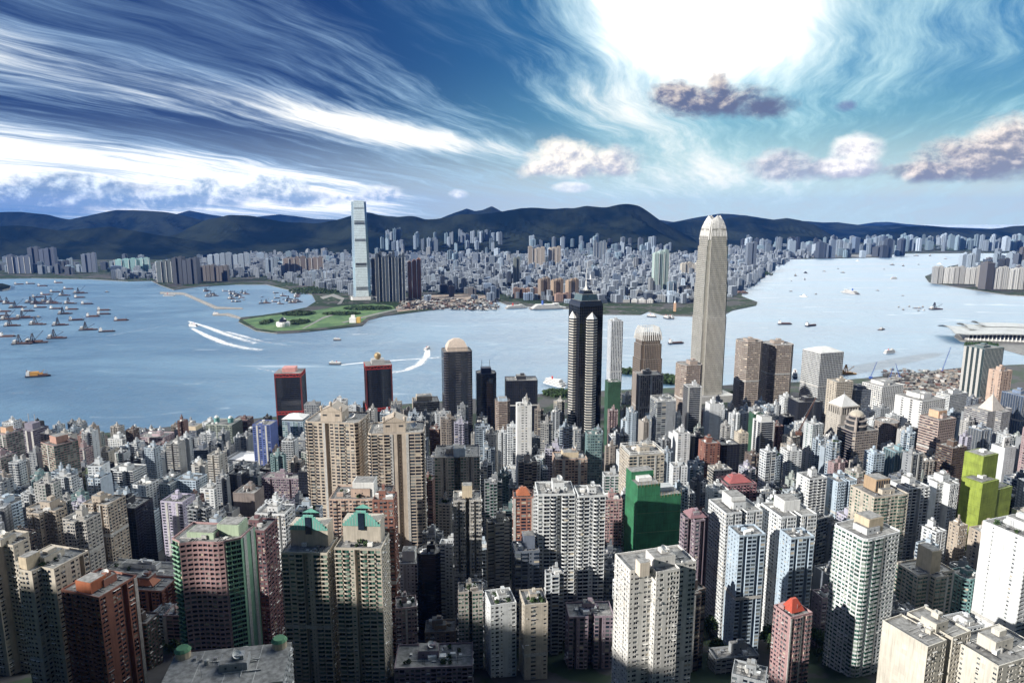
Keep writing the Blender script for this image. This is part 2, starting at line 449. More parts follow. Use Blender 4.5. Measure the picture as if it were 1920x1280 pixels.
def tag(o, label, cat, group=None):
    o['label'] = label; o['category'] = cat
    if group: o['group'] = group
    return o
def kind(o, k):
    o['kind'] = k; return o
def copy_tree(o, parent=None):
    c = o.copy(); COL.objects.link(c); c.parent = parent
    for ch in o.children: copy_tree(ch, c)
    return c

# ---------------------------------------------------------------- the lie of the land
SHORE = [(-2600, 900), (-1500, 1080), (-933, 1195), (-555, 1335), (-300, 1440), (100, 1555), (480, 1620), (865, 1690), (1266, 1841), (1600, 1900), (2600, 1950)]
SX, SY = [p[0] for p in SHORE], [p[1] for p in SHORE]
def shore(x): return np.interp(x, SX, SY)
TY = [-900, -500, -200, 0, 100, 200, 300, 400, 500, 600, 700, 800, 900, 1000, 1100, 4000]
TZ = [430, 450, 440, 385, 296, 208, 148, 104, 79, 61, 46, 33, 20, 10, 4, 4]
def zt(x, y):
    z = np.interp(y, TY, TZ)
    # the Peak's western shoulder, behind and beside the viewpoint
    r = np.exp(-((x+900)/440.0)**2)*np.interp(y, [-800, -300, 0, 200, 420, 650], [110, 120, 100, 60, 10, 0])
    return z+r
def build_terrain():
    xs = np.arange(-2600, 2601, 50.0); n = 60
    rows = []
    for k in range(n+1):
        t = k/n
        ys = -900+(shore(xs)+900)*t
        rows.append(np.stack([xs, ys, zt(xs, ys)], 1))
    rows.append(np.stack([xs, shore(xs), np.full_like(xs, -3.0)], 1))
    R = np.array(rows)
    q = np.stack([R[:-1, :-1], R[:-1, 1:], R[1:, 1:], R[1:, :-1]], 2)
    b = Q(); b.quads(q.reshape(-1, 4, 3), 0)
    kind(b.build('ground', mats=['ground']), 'structure')
build_terrain()
def build_water():
    b = Q(); S = 40000.0
    b.quads([[(-S, -3000, 0), (S, -3000, 0), (S, S, 0), (-S, S, 0)]], 0)
    kind(b.build('water', mats=['water']), 'structure')
build_water()
def land(name, pts, mat, z=3.0, wall='concrete', base=-2.0):
    """pts in photograph pixels on the water plane (or ('w', x, y) in metres)"""
    P = [(p[1], p[2]) if p[0] == 'w' else gp(p[0], p[1]) for p in pts]
    a = sum(P[i][0]*P[(i+1) % len(P)][1]-P[(i+1) % len(P)][0]*P[i][1] for i in range(len(P)))
    if a < 0: P = P[::-1]
    b = Q(); b.prism(P, base, z, 1, 0)
    return kind(b.build(name, mats=[mat, wall]), 'structure')
land('kowloon_land', [('w', -9000, 4650), (-40, 524), (60, 522), (170, 524), (240, 528), (284, 527), (300, 535), (326, 544), (372, 538), (440, 534), (500, 534), (545, 545), (585, 553),
     (592, 566), (575, 577), (530, 586), (492, 592), (452, 596), (447, 604), (480, 621), (520, 626), (560, 624), (610, 619), (680, 611), (690, 601), (720, 593), (800, 583), (880, 573), (936, 566), (950, 572), (1010, 577),
     (1070, 580), (1130, 590), (1200, 591), (1215, 585), (1245, 592), (1310, 594), (1355, 592), (1374, 582), (1418, 573), (1420, 567), (1390, 556), (1395, 538), (1435, 520), (1440, 508), (1400, 499), (1395, 488), (1500, 486), (1652, 483), (1660, 478),
     (1690, 476), (1800, 475), ('w', 9000, 8000), ('w', 12000, 16000), ('w', -12000, 16000)], 'city_ground')
land('east_island_land', [(1734, 519), (1742, 530), (1800, 540), (1850, 548), (1890, 554), (1925, 556), ('w', 4200, 3300), ('w', 9000, 4200), ('w', 9000, 6500), (1900, 490), (1830, 490), (1780, 500)], 'city_ground', 4.0)
land('exhibition_island', [(1789, 632), (1800, 640), (1850, 648), (1880, 655), (1925, 668), ('w', 2400, 2150), ('w', 2600, 2500), (1925, 615), (1850, 606), (1800, 618)], 'concrete', 4.0)
land('reclamation_site', [(1660, 712), (1690, 716), (1760, 700), (1820, 690), (1850, 700), (1850, 745), (1700, 745), (1640, 725)], 'site', 5.0)
g = land('park_lawn', [(455, 601), (482, 617), (520, 622), (560, 620), (610, 615), (676, 607), (688, 597), (715, 590), (742, 582), (735, 574), (700, 571), (640, 575), (590, 583), (540, 590), (500, 594)], 'grass', 3.4)
land('quarry_site', [(745, 586), (800, 580), (880, 571), (932, 564), (930, 556), (880, 552), (800, 555), (760, 568), (742, 577)], 'site', 3.5)
land('breakwater', [(300, 548), (342, 549), (350, 551), (408, 576), (455, 578), (455, 580), (405, 580), (344, 553), (300, 551)], 'stone', 3.0)
land('spit', [(398, 590), (428, 588), (450, 595), (452, 599), (425, 592), (400, 592)], 'stone', 3.0)
land('small_island', [(-40, 548), (5, 546), (18, 543), (20, 538), (5, 534), (-40, 532)], 'hill', 9.0)
land('airport_strip', [(1395, 486), (1500, 484), (1652, 482), (1658, 480), (1640, 478), (1500, 479), (1395, 480)], 'concrete', 4.0)
for nm, pts in (('promenade_path', [(640, 606), (700, 590), (760, 577), (762, 578), (704, 592), (645, 607)]), ('park_path', [(566, 618), (605, 596), (640, 586), (641, 587), (608, 598), (570, 618)]), ('approach_road', [(640, 571), (646, 560), (625, 552), (600, 558), (606, 562), (622, 557), (640, 563), (632, 572)])):
    land(nm, pts, 'concrete', 3.9)

# ---------------------------------------------------------------- mountains
HILLS = []
def ridge(name, pts, D, depth, seed, rough=1.0):
    rng = np.random.default_rng(seed)
    px = np.array([p[0] for p in pts], float); py = np.array([p[1] for p in pts], float)
    W = [at(a, b, D) for a, b in zip(px, py)]
    X = np.array([w[0] for w in W]); Z = np.array([max(w[2], 2.0) for w in W])
    n = 220; xs = np.linspace(X[0], X[-1], n); h = np.interp(xs, X, Z)
    k = np.array([0.25, 0.5, 0.25]); 
    for _ in range(2): h[1:-1] = np.convolve(h, k, 'valid')
    def f1(v, f, s):
        r = np.random.default_rng(s); t = r.random(4000)
        i = np.floor(v*f).astype(int) % 3999; w = v*f-np.floor(v*f); w = w*w*(3-2*w)
        return t[i]*(1-w)+t[i+1]*w-0.5
    for o in range(4): h += f1(xs+20000, 1/(520/2**o), seed*10+o)*rough*0.07*np.clip(h, 0, 300)/1.7**o
    m = 26; rows = []
    for j in range(-m, m+1):
        t = j/m
        fall = (1-abs(t))**1.25
        g = 0
        for o in range(4):
            g = g+np.abs(f1(xs+20000+j*(37+11*o)*(1.0 if j % 2 else 1.0), 1/(640/2**o), seed*31+o))*0.5/1.6**o
        hh = h*fall*(1-1.05*g*min(1, abs(t)*5)*(1-abs(t)**3))
        off = f1(xs+20000, 1/900, seed+5)*depth*0.3*(1-abs(t))
        rows.append(np.stack([xs*(1+0*t), D+t*depth+off*0, np.maximum(hh, -3) if abs(t) < 1 else np.full(n, -3.0)], 1))
    R = np.array(rows)
    q = np.stack([R[:-1, :-1], R[:-1, 1:], R[1:, 1:], R[1:, :-1]], 2).reshape(-1, 4, 3)
    HILLS.append(q)
    b = Q(); b.quads(q, 0)
    o = b.build(name, mats=['hill']); return kind(o, 'structure')
ridge('hills', [(180, 464), (260, 452), (330, 440), (352, 428), (385, 413), (430, 402), (470, 404), (500, 410), (535, 416), (600, 418), (640, 410), (664, 402), (690, 397), (715, 403), (745, 405), (775, 403), (800, 412), (830, 408), (862, 401), (900, 402), (940, 398), (975, 390), (1000, 389), (1040, 391), (1075, 391), (1100, 386), (1130, 391), (1178, 383), (1200, 388), (1222, 402), (1240, 414), (1262, 428), (1300, 448)], 8600, 1500, 3)
ridge('hills', [(-80, 424), (0, 425), (60, 426), (110, 431), (160, 430), (205, 427), (250, 432), (300, 440), (360, 450), (420, 462)], 7600, 900, 5)
ridge('mountains', [(-100, 400), (0, 398), (40, 397), (90, 402), (130, 412), (165, 405), (220, 393), (250, 394), (280, 396), (310, 397), (340, 403), (370, 411), (420, 420), (520, 432)], 11500, 1700, 7, 0.6)
ridge('mountains', [(300, 414), (330, 402), (355, 395), (385, 401), (420, 406), (455, 410), (490, 405), (525, 402), (555, 405), (590, 410), (625, 412), (660, 415), (700, 425)], 17500, 2500, 9, 0.5)
ridge('mountains', [(790, 424), (840, 403), (875, 391), (890, 396), (905, 394), (922, 387), (940, 397), (990, 402), (1100, 420)], 12500, 1500, 11, 0.5)
ridge('hills', [(1225, 428), (1260, 417), (1300, 413), (1340, 414), (1372, 408), (1398, 405), (1425, 409), (1450, 412), (1475, 409), (1500, 413), (1525, 421), (1545, 432), (1570, 446)], 10500, 1500, 13, 0.7)
ridge('mountains', [(1200, 424), (1235, 412), (1262, 416), (1310, 407), (1350, 400), (1400, 404), (1450, 412), (1500, 414), (1540, 417), (1570, 417), (1620, 423), (1660, 423), (1685, 420), (1705, 425), (1760, 436)], 15500, 2200, 15, 0.5)
ridge('hills', [(1600, 444), (1650, 434), (1700, 425), (1735, 422), (1770, 426), (1800, 428), (1840, 430), (1870, 428), (1900, 424), (1940, 422), (2020, 420), (2120, 430)], 11500, 1500, 17, 0.7)
ridge('mountains', [(1590, 424), (1640, 417), (1665, 416), (1700, 420), (1780, 426), (1900, 432)], 24000, 2500, 19, 0.4)

_hv = np.concatenate(HILLS).reshape(-1, 3)
HILLTREE = BVHTree.FromPolygons([tuple(v) for v in _hv.tolist()], [(4*i, 4*i+1, 4*i+2, 4*i+3) for i in range(len(_hv)//4)])
def hill_z(x, y):
    h = HILLTREE.ray_cast(Vector((x, y, 3000)), Vector((0, 0, -1)))
    return max(0.0, h[0].z) if h[0] is not None else 0.0

# ---------------------------------------------------------------- facades
class Facade:
    """one wall between two plan points, cut into columns by a pattern of letters; every letter is a kind of bay"""
    def __init__(s, b, p0, p1, z0, z1, fh, gmat, rng, near, win=None):
        s.b, s.rng, s.gm, s.near, s.win = b, rng, gmat, near, win
        s.p0 = np.array(p0, float); d = np.array(p1, float)-s.p0; s.L = float(np.hypot(*d))
        s.t = d/max(s.L, 1e-6); s.n = np.array((s.t[1], -s.t[0]))
        s.z0, s.z1 = z0, z1; s.nf = max(1, int(round((z1-z0)/fh))); s.fh = (z1-z0)/s.nf
        s.zb = z0+np.arange(s.nf)*s.fh
    def pt(s, u, z, o):
        u, z, o = np.broadcast_arrays(*[np.asarray(v, float) for v in (u, z, o)])
        xy = s.p0+s.t*u[..., None]+s.n*o[..., None]
        return np.concatenate([xy, z[..., None]], -1)
    def face(s, c, mat, rnd=None):       # c: four (u, z, o)
        arr = np.stack(np.broadcast_arrays(*[s.pt(*k) for k in c]), -2)
        s.b.quads(arr, mat, rnd)
    def rect(s, u0, u1, za, zb, o, mat, rnd=None):
        s.face([(u0, za, o), (u1, za, o), (u1, zb, o), (u0, zb, o)], mat, rnd)
    def glass(s, u0, u1, za, zb, o):
        r = s.rng.random(s.nf)
        if s.win is not None:
            for k in range(s.nf):
                s.win.append((s.pt(u0, za[k], o), s.pt(u1, za[k], o), s.pt(u1, zb[k], o), s.pt(u0, zb[k], o), r[k]))
        else: s.rect(u0, u1, za, zb, o, s.gm, r)
    def window(s, u0, u1, m0, m1, lo, hi, rec, mat=0, glass=True):
        if m0 > .1:
            k = s.rng.uniform(.65, 1.35); m0, m1 = m0*k, m1*k*s.rng.uniform(.8, 1.2); lo += s.rng.uniform(-.06, .07); hi += s.rng.uniform(-.05, .03)
        w = u1-u0; a, c = u0+m0*w, u1-m1*w; f = s.fh; z = s.zb
        if m0 > 0: s.rect(u0, a, s.z0, s.z1, 0, mat)
        if m1 > 0: s.rect(c, u1, s.z0, s.z1, 0, mat)
        s.rect(a, c, np.concatenate([[s.z0], z[:-1]+hi*f]), z+lo*f, 0, mat)
        s.rect(a, c, z[-1]+hi*f, s.z1, 0, mat)
        za, zb = z+lo*f, z+hi*f
        s.face([(a, za, 0), (c, za, 0), (c, za, -rec), (a, za, -rec)], mat)
        s.face([(a, zb, -rec), (c, zb, -rec), (c, zb, 0), (a, zb, 0)], mat)
        s.face([(a, za, -rec), (a, zb, -rec), (a, zb, 0), (a, za, 0)], mat)
        s.face([(c, za, 0), (c, zb, 0), (c, zb, -rec), (c, za, -rec)], mat)
        if glass: s.glass(a, c, za, zb, -rec)
        return a, c, za, zb
    def lump(s, u0, u1, za, zb, o0, o1, mat, lid=True):
        s.rect(u0, u1, za, zb, o1, mat)
        s.face([(u0, za, o0), (u0, za, o1), (u0, zb, o1), (u0, zb, o0)], mat)
        s.face([(u1, za, o1), (u1, za, o0), (u1, zb, o0), (u1, zb, o1)], mat)
        s.face([(u0, za, o0), (u1, za, o0), (u1, za, o1), (u0, za, o1)], mat)
        if lid: s.face([(u0, zb, o1), (u1, zb, o1), (u1, zb, o0), (u0, zb, o0)], mat)
    def coolers(s, u0, u1, p):
        if not s.near: return
        k = s.rng.random(s.nf) < p
        if k.any():
            c = (u0+u1)/2+(s.rng.random(k.sum())-0.5)*(u1-u0)*0.3; z = s.zb[k]
            s.lump(c-0.45, c+0.45, z+0.02*s.fh, z+0.22*s.fh, 0, 0.5, 2)
        k = s.rng.random(s.nf) < p*.35
        if k.any():                                    # awnings and drying racks
            z = s.zb[k]; w = u1-u0
            s.lump(u0+.15*w, u1-.15*w, z+.87*s.fh, z+.91*s.fh, 0, .8, 8 if s.rng.random() < .5 else 9)
    def cell(s, ch, u0, u1):
        w = u1-u0; f = s.fh; z = s.zb
        if ch == '.': s.rect(u0, u1, s.z0, s.z1, 0, 0)
        elif ch == 'N': s.rect(u0, u1, s.z0, s.z1, 0, 5)
        elif ch == 'W': s.window(u0, u1, .16, .16, .33, .86, .3); s.coolers(u0, u1, .35)
        elif ch == 'S': s.window(u0, u1, .33, .33, .42, .80, .22); s.coolers(u0, u1, .15)
        elif ch == 'L': s.window(u0, u1, .12, .12, .26, .82, .7)
        elif ch == 'K': s.window(u0, u1, .20, .20, .30, .78, .55)
        elif ch == 'H': s.window(u0, u1, 0, 0, .48, .95, .7)
        elif ch == 'F': s.window(u0, u1, .05, .05, .30, .93, .15)
        elif ch == 'C':                                    # two narrow sashes with a cooler ledge
            m = (u0+u1)/2; s.window(u0, m, .14, .1, .30, .84, .25); s.window(m, u1, .1, .14, .30, .84, .25); s.coolers(u0, u1, .5)
        elif ch == 'P':                                    # projecting bay window
            s.rect(u0, u1, s.z0, s.z1, 0, 0)
            a, c = u0+.12*w, u1-.12*w
            s.lump(a, c, z+.14*f, z+.32*f, 0, .65, 0, False)
            s.lump(a, c, z+.86*f, z+.95*f, 0, .65, 0)
            s.glass(a, c, z+.32*f, z+.86*f, .6)
            s.face([(a, z+.32*f, 0), (a, z+.32*f, .6), (a, z+.86*f, .6), (a, z+.86*f, 0)], s.gm, s.rng.random(s.nf))
            s.face([(c, z+.32*f, .6), (c, z+.32*f, 0), (c, z+.86*f, 0), (c, z+.86*f, .6)], s.gm, s.rng.random(s.nf))
        elif ch == 'B':                                    # balcony
            s.window(u0, u1, .06, .06, .06, .88, .9)
            s.lump(u0+.04*w, u1-.04*w, z+.0*f, z+.36*f, 0, 1.1, 0, False)
            s.face([(u0, z+.05*f, 1.1), (u1, z+.05*f, 1.1), (u1, z+.05*f, 0), (u0, z+.05*f, 0)], 2)
        elif ch == 'R':                                    # rounded balcony
            s.window(u0, u1, .05, .05, .06, .86, .9)
            m = 5; a = np.linspace(0, math.pi, m+1); uu = (u0+u1)/2-np.cos(a)*w*.46; oo = np.sin(a)*1.35
            for i in range(m):
                s.face([(uu[i], z, oo[i]), (uu[i+1], z, oo[i+1]), (uu[i+1], z+.38*f, oo[i+1]), (uu[i], z+.38*f, oo[i])], 0)
                s.face([(uu[i], z, 0), (uu[i+1], z, 0), (uu[i+1], z, oo[i+1]), (uu[i], z, oo[i])], 0)
                s.face([(uu[i], z+.06*f, oo[i]), (uu[i+1], z+.06*f, oo[i+1]), (uu[i+1], z+.06*f, 0), (uu[i], z+.06*f, 0)], 2)
        elif ch == 'D':                                    # deep re-entrant slot with small windows and pipes
            d = 3.2; q = Facade(s.b, s.pt(u0, 0, -d)[:2], s.pt(u1, 0, -d)[:2], s.z0, s.z1, s.fh, s.gm, s.rng, s.near, None)
            q.window(0, w, .3, .3, .40, .80, .2)
            s.face([(u0, s.z0, -d), (u0, s.z0, 0), (u0, s.z1, 0), (u0, s.z1, -d)][::-1], 0)
            s.face([(u1, s.z0, 0), (u1, s.z0, -d), (u1, s.z1, -d), (u1, s.z1, 0)][::-1], 0)
            if s.near:
                for k in (.25, .75): q.lump(w*k-.09, w*k+.09, s.z0, s.z1, 0, .2, 2)
        elif ch == 'V':                                    # pier and full-height glazing
            s.lump(u0, u0+.42*w, s.z0, s.z1, -.6, .35, 0); s.glass(u0+.42*w, u1, z, z+f, -.5)
            s.rect(u0+.42*w, u1, z-.12*f, z+.16*f, -.42, 0)
        elif ch == 'G':                                    # curtain wall
            s.rect(u0, u1, s.z0, s.z1, 0, 6, [s.rng.random()])
            s.lump(u0-.1, u0+.1, s.z0, s.z1, 0, .22, 2)
            s.rect(u0, u1, z, z+.14*f, .06, 4)
        elif ch == 'X':                                    # black glazing with pale floor lines
            s.rect(u0, u1, s.z0, s.z1, 0, 11); s.rect(u0, u1, z, z+.16*f, .08, 0)
        elif ch == 'Z':                                    # black glazing, dark joints
            s.rect(u0, u1, s.z0, s.z1, 0, 11); s.lump(u0-.08, u0+.08, s.z0, s.z1, 0, .2, 4); s.rect(u0, u1, z, z+.1*f, .08, 4)
        elif ch == 'O':                                    # round windows in rows
            s.rect(u0, u1, s.z0, s.z1, 0, 0)
            r = min(w*.36, f*.36); uc = (u0+u1)/2; zc = z+f*.5; k = r*.42; rn = s.rng.random(s.nf)*.7
            s.face([(uc-r, zc-k, .03), (uc+r, zc-k, .03), (uc+r, zc+k, .03), (uc-r, zc+k, .03)], s.gm, rn)
            s.face([(uc-r, zc+k, .03), (uc+r, zc+k, .03), (uc+k, zc+r, .03), (uc-k, zc+r, .03)], s.gm, rn)
            s.face([(uc-k, zc-r, .03), (uc+k, zc-r, .03), (uc+r, zc-k, .03), (uc-r, zc-k, .03)], s.gm, rn)
        elif ch == 'E':                                    # strip of trim
            s.lump(u0, u1, s.z0, s.z1, 0, .4, 2)
        else: s.rect(u0, u1, s.z0, s.z1, 0, 0)
    def run(s, pat, bay):
        if s.L < 1.2 or not pat: s.rect(0, s.L, s.z0, s.z1, 0, 0); return
        n = max(1, int(round(s.L/bay)))
        if len(pat) == 1: seq = pat*n
        else:
            reps = max(1, int(round(n/len(pat)))); seq = pat*reps
            if len(seq) > 1.7*n: seq = pat[:n] if n else pat[0]
        k = np.array([dict(E=.45, D=.8, S=.75, R=1.15, P=1.1, C=1.35, B=1.1).get(c, .7 if c == '.' and len(pat) > 1 else 1.0) for c in seq])
        e = np.concatenate([[0], np.cumsum(k/k.sum()*s.L)])
        for i, ch in enumerate(seq): s.cell(ch, e[i], e[i+1])

def footprint(shape, w, d):
    a, b = w/2, d/2
    if shape == 'cross':
        k, j = a*.42, b*.42
        return [(-k, -b), (k, -b), (k, -j), (a, -j), (a, j), (k, j), (k, b), (-k, b), (-k, j), (-a, j), (-a, -j), (-k, -j)]
    if shape == 'oct':
        c = min(a, b)*.42
        return [(-a+c, -b), (a-c, -b), (a, -b+c), (a, b-c), (a-c, b), (-a+c, b), (-a, b-c), (-a, -b+c)]
    if shape == 'cham':
        c = min(a, b)*.16
        return [(-a+c, -b), (a-c, -b), (a, -b+c), (a, b-c), (a-c, b), (-a+c, b), (-a, b-c), (-a, -b+c)]
    if shape == 'round':
        n = 18; return [(a*math.sin(t), -b*math.cos(t)) for t in np.linspace(0, 2*math.pi, n+1)[:-1]]
    if shape == 'bow':          # curved front
        t = np.linspace(-1, 1, 9); return [(a*x, -b*.75-b*.35*(1-x*x)) for x in t]+[(a, b), (-a, b)]
    if shape == 'notch':        # two wings with a gap between
        k = a*.14; return [(-a, -b), (-k, -b), (-k, -b*.2), (k, -b*.2), (k, -b), (a, -b), (a, b), (k, b), (k, b*.3), (-k, b*.3), (-k, b), (-a, b)]
    if shape == 'step':
        return [(-a, -b*.6), (-a*.35, -b*.6), (-a*.35, -b), (a*.35, -b), (a*.35, -b*.6), (a, -b*.6), (a, b), (-a, b)]
    if shape == 'tri':
        return [(-a, -b), (a, -b*.4), (a*.5, b), (-a*.8, b)]
    return [(-a, -b), (a, -b), (a, b), (-a, b)]
def inset(poly, m):
    c = np.mean(poly, 0); P = np.array(poly, float)-c
    r = np.abs(P).max(0); k = np.maximum((r-m)/np.maximum(r, .1), .3)
    return [tuple(c+p*k) for p in P]

def dish(parent, x, y, z, r, rot=0.6):
    b = Q(); b.box(x, y, z, .5, .5, r*.7, 9)
    c = Vector((x, y, z+r*.9)); ax = Vector((math.sin(rot)*.6, -math.cos(rot)*.6, .75)).normalized()
    e1 = ax.cross(Vector((0, 0, 1))).normalized(); e2 = ax.cross(e1)
    n = 12; P = lambda i, k: c+(e1*math.cos(i*2*math.pi/n)+e2*math.sin(i*2*math.pi/n))*r*k+ax*(r*.35*k*k)
    for k0, k1 in ((.02, .55), (.55, 1.0)):
        b.quads([[P(i, k0), P(i+1, k0), P(i+1, k1), P(i, k1)] for i in range(n)], 8)
    o = b.build('satellite_dish', parent)
    b = Q(); b.bar(c, c+ax*r*.8, .12, 9); b.build('feed_arm', o)
    return o
def facing(o, mid, n):
    m = o.matrix_basis @ Vector((mid[0], mid[1], 0)); v = o.matrix_basis.to_3x3() @ Vector((n[0], n[1], 0))
    return v.x*(-m.x)+v.y*(-m.y) > -0.05*m.length
def roofscape(root, poly, zt_, rng, near, color, busy=1.0, house=True, hcol=None, tank=True, dishes=0, garden=False):
    P = np.array(poly); lo, hi = P.min(0), P.max(0); w, d = hi-lo; k = .55 if len(poly) > 4 else .85
    c = (lo+hi)/2
    if house:
        hw, hd = w*rng.uniform(.28, .42), d*rng.uniform(.34, .5); hx, hy = c+(rng.random(2)-.5)*(w*.25, d*.25)
        hh = rng.uniform(4.0, 7.5)
        b = Q(); b.box(hx, hy, zt_, hw, hd, hh, 0); b.box(hx, hy, zt_+hh, hw*.94, hd*.94, .3, 3)
        q = [(hx-hw/2, hy-hd/2), (hx+hw/2, hy-hd/2)]
        if near:
            for u in (.25, .6): b.box(hx-hw/2+hw*u, hy-hd/2-.04, zt_+hh*.4, 1.0, .08, 1.0, 4)
        b.box(hx+hw*.15, hy, zt_+hh+.3, hw*.4, hd*.45, rng.uniform(1.5, 3.5), 0)
        b.build('lift_house', root, hcol or color)
        if dishes: dish(root, hx+hw*.1, hy-hd*.1, zt_+hh+.3, min(2.4, w*.12))
    if tank:
        for _ in range(rng.integers(1, 3)):
            x, y = c+(rng.random(2)-.5)*(w, d)*np.array(k*.8)
            b = Q()
            if rng.random() < .5: b.lathe(x, y, [(1.3, zt_), (1.3, zt_+2.6), (.2, zt_+3.0)], 2, 10)
            else: b.box(x, y, zt_+.5, 3.2, 2.4, 2.2, 8 if rng.random() < .5 else 2); b.box(x, y, zt_, 2.8, 2.0, .5, 9)
            b.build('water_tank', root, color)
    m = int(3*busy)+(4 if near else 0)
    for i in range(m):
        x, y = c+(rng.random(2)-.5)*(w, d)*np.array(k*.9)
        b = Q(); s = rng.random()
        if s < .4: b.box(x, y, zt_, rng.uniform(1, 2.4), rng.uniform(1, 2.4), rng.uniform(.8, 1.8), 9); nm = 'cooling_unit'
        elif s < .6: b.box(x, y, zt_, rng.uniform(3, 6), rng.uniform(2, 4), rng.uniform(2.2, 3.0), 8 if rng.random() < .6 else 0, rng.uniform(0, .3)); nm = 'roof_hut'
        elif s < .8: b.bar((x, y, zt_), (x, y, zt_+rng.uniform(3, 7)), .16, 9); nm = 'antenna'
        else: b.bar((x-w*.2, y, zt_+.4), (x+w*.2, y, zt_+.4), .5, 2); b.bar((x, y-d*.15, zt_+.4), (x, y+d*.15, zt_+.4), .4, 2); nm = 'roof_pipe'
        b.build(nm, root, color)
    if garden:
        for i in range(9):
            x, y = c+(rng.random(2)-.5)*(w, d)*np.array(k*.95)
            bush_mesh('rooftop_shrub', x, y, zt_, rng.uniform(.9, 1.8), rng, root)
    for i in range(dishes-1):
        x, y = c+(rng.random(2)-.5)*(w, d)*np.array(k*.8); dish(root, x, y, zt_, 1.7, rng.uniform(-1, 1))
def bush_mesh(name, x, y, z, r, rng, parent=None, n=60, h=1.2):
    v = rng.normal(size=(n, 3)); v /= np.linalg.norm(v, axis=1)[:, None]; v *= rng.uniform(.55, 1.05, (n, 1))
    c = np.array((x, y, z+r*h*.8))+v*np.array((r, r, r*h*.8)); a = rng.normal(size=(n, 3)); e = rng.normal(size=(n, 3)); s = r*.28
    b = Q(); b.quads(np.stack([c-a*s, c+e*s, c+a*s, c-e*s], 1), 0)
    return b.build(name, parent, mats=['leaf'])

def split_windows(root, win, gm, keep=100):
    """the windows that show largest become parts of their own, the rest one part"""
    mw = root.matrix_basis; A = np.array([[w[0], w[1], w[2], w[3]] for w in win]); c = A.mean(1)
    R = np.array(mw.to_3x3()); W = c@R.T+np.array(mw.translation)
    px, py, t = proj(W[:, 0], W[:, 1], W[:, 2])
    e = np.cross(A[:, 1]-A[:, 0], A[:, 3]-A[:, 0])@R.T; v = np.array((0, 0, CAMZ))-W
    area = np.clip((e*v).sum(1)/np.linalg.norm(v, axis=1), 0, None)/t**2
    area[(px < 5) | (px > 1915) | (py < 0) | (py > 1275)] = 0
    order = np.argsort(-area)
    top = [i for i in order[:keep] if area[i] > 0]; ts = set(top)
    for i in top:
        b = Q(); b.quads([A[i]], 0, [win[i][4]])
        n = np.cross(A[i][1]-A[i][0], A[i][3]-A[i][0]); n = n/np.linalg.norm(n)
        m0, m1 = (A[i][0]+A[i][1])/2, (A[i][3]+A[i][2])/2
        o = b.build('window', root, mats=[gm])
        b = Q(); b.bar(m0+n*.04, m1+n*.04, .1, 0); b.build('frame', o, mats=['trim'])
    rest = [i for i in range(len(win)) if i not in ts]
    if rest:
        b = Q(); b.quads(A[rest], 0, [win[i][4] for i in rest]); kind(b.build('window', root, mats=[gm]), 'stuff')

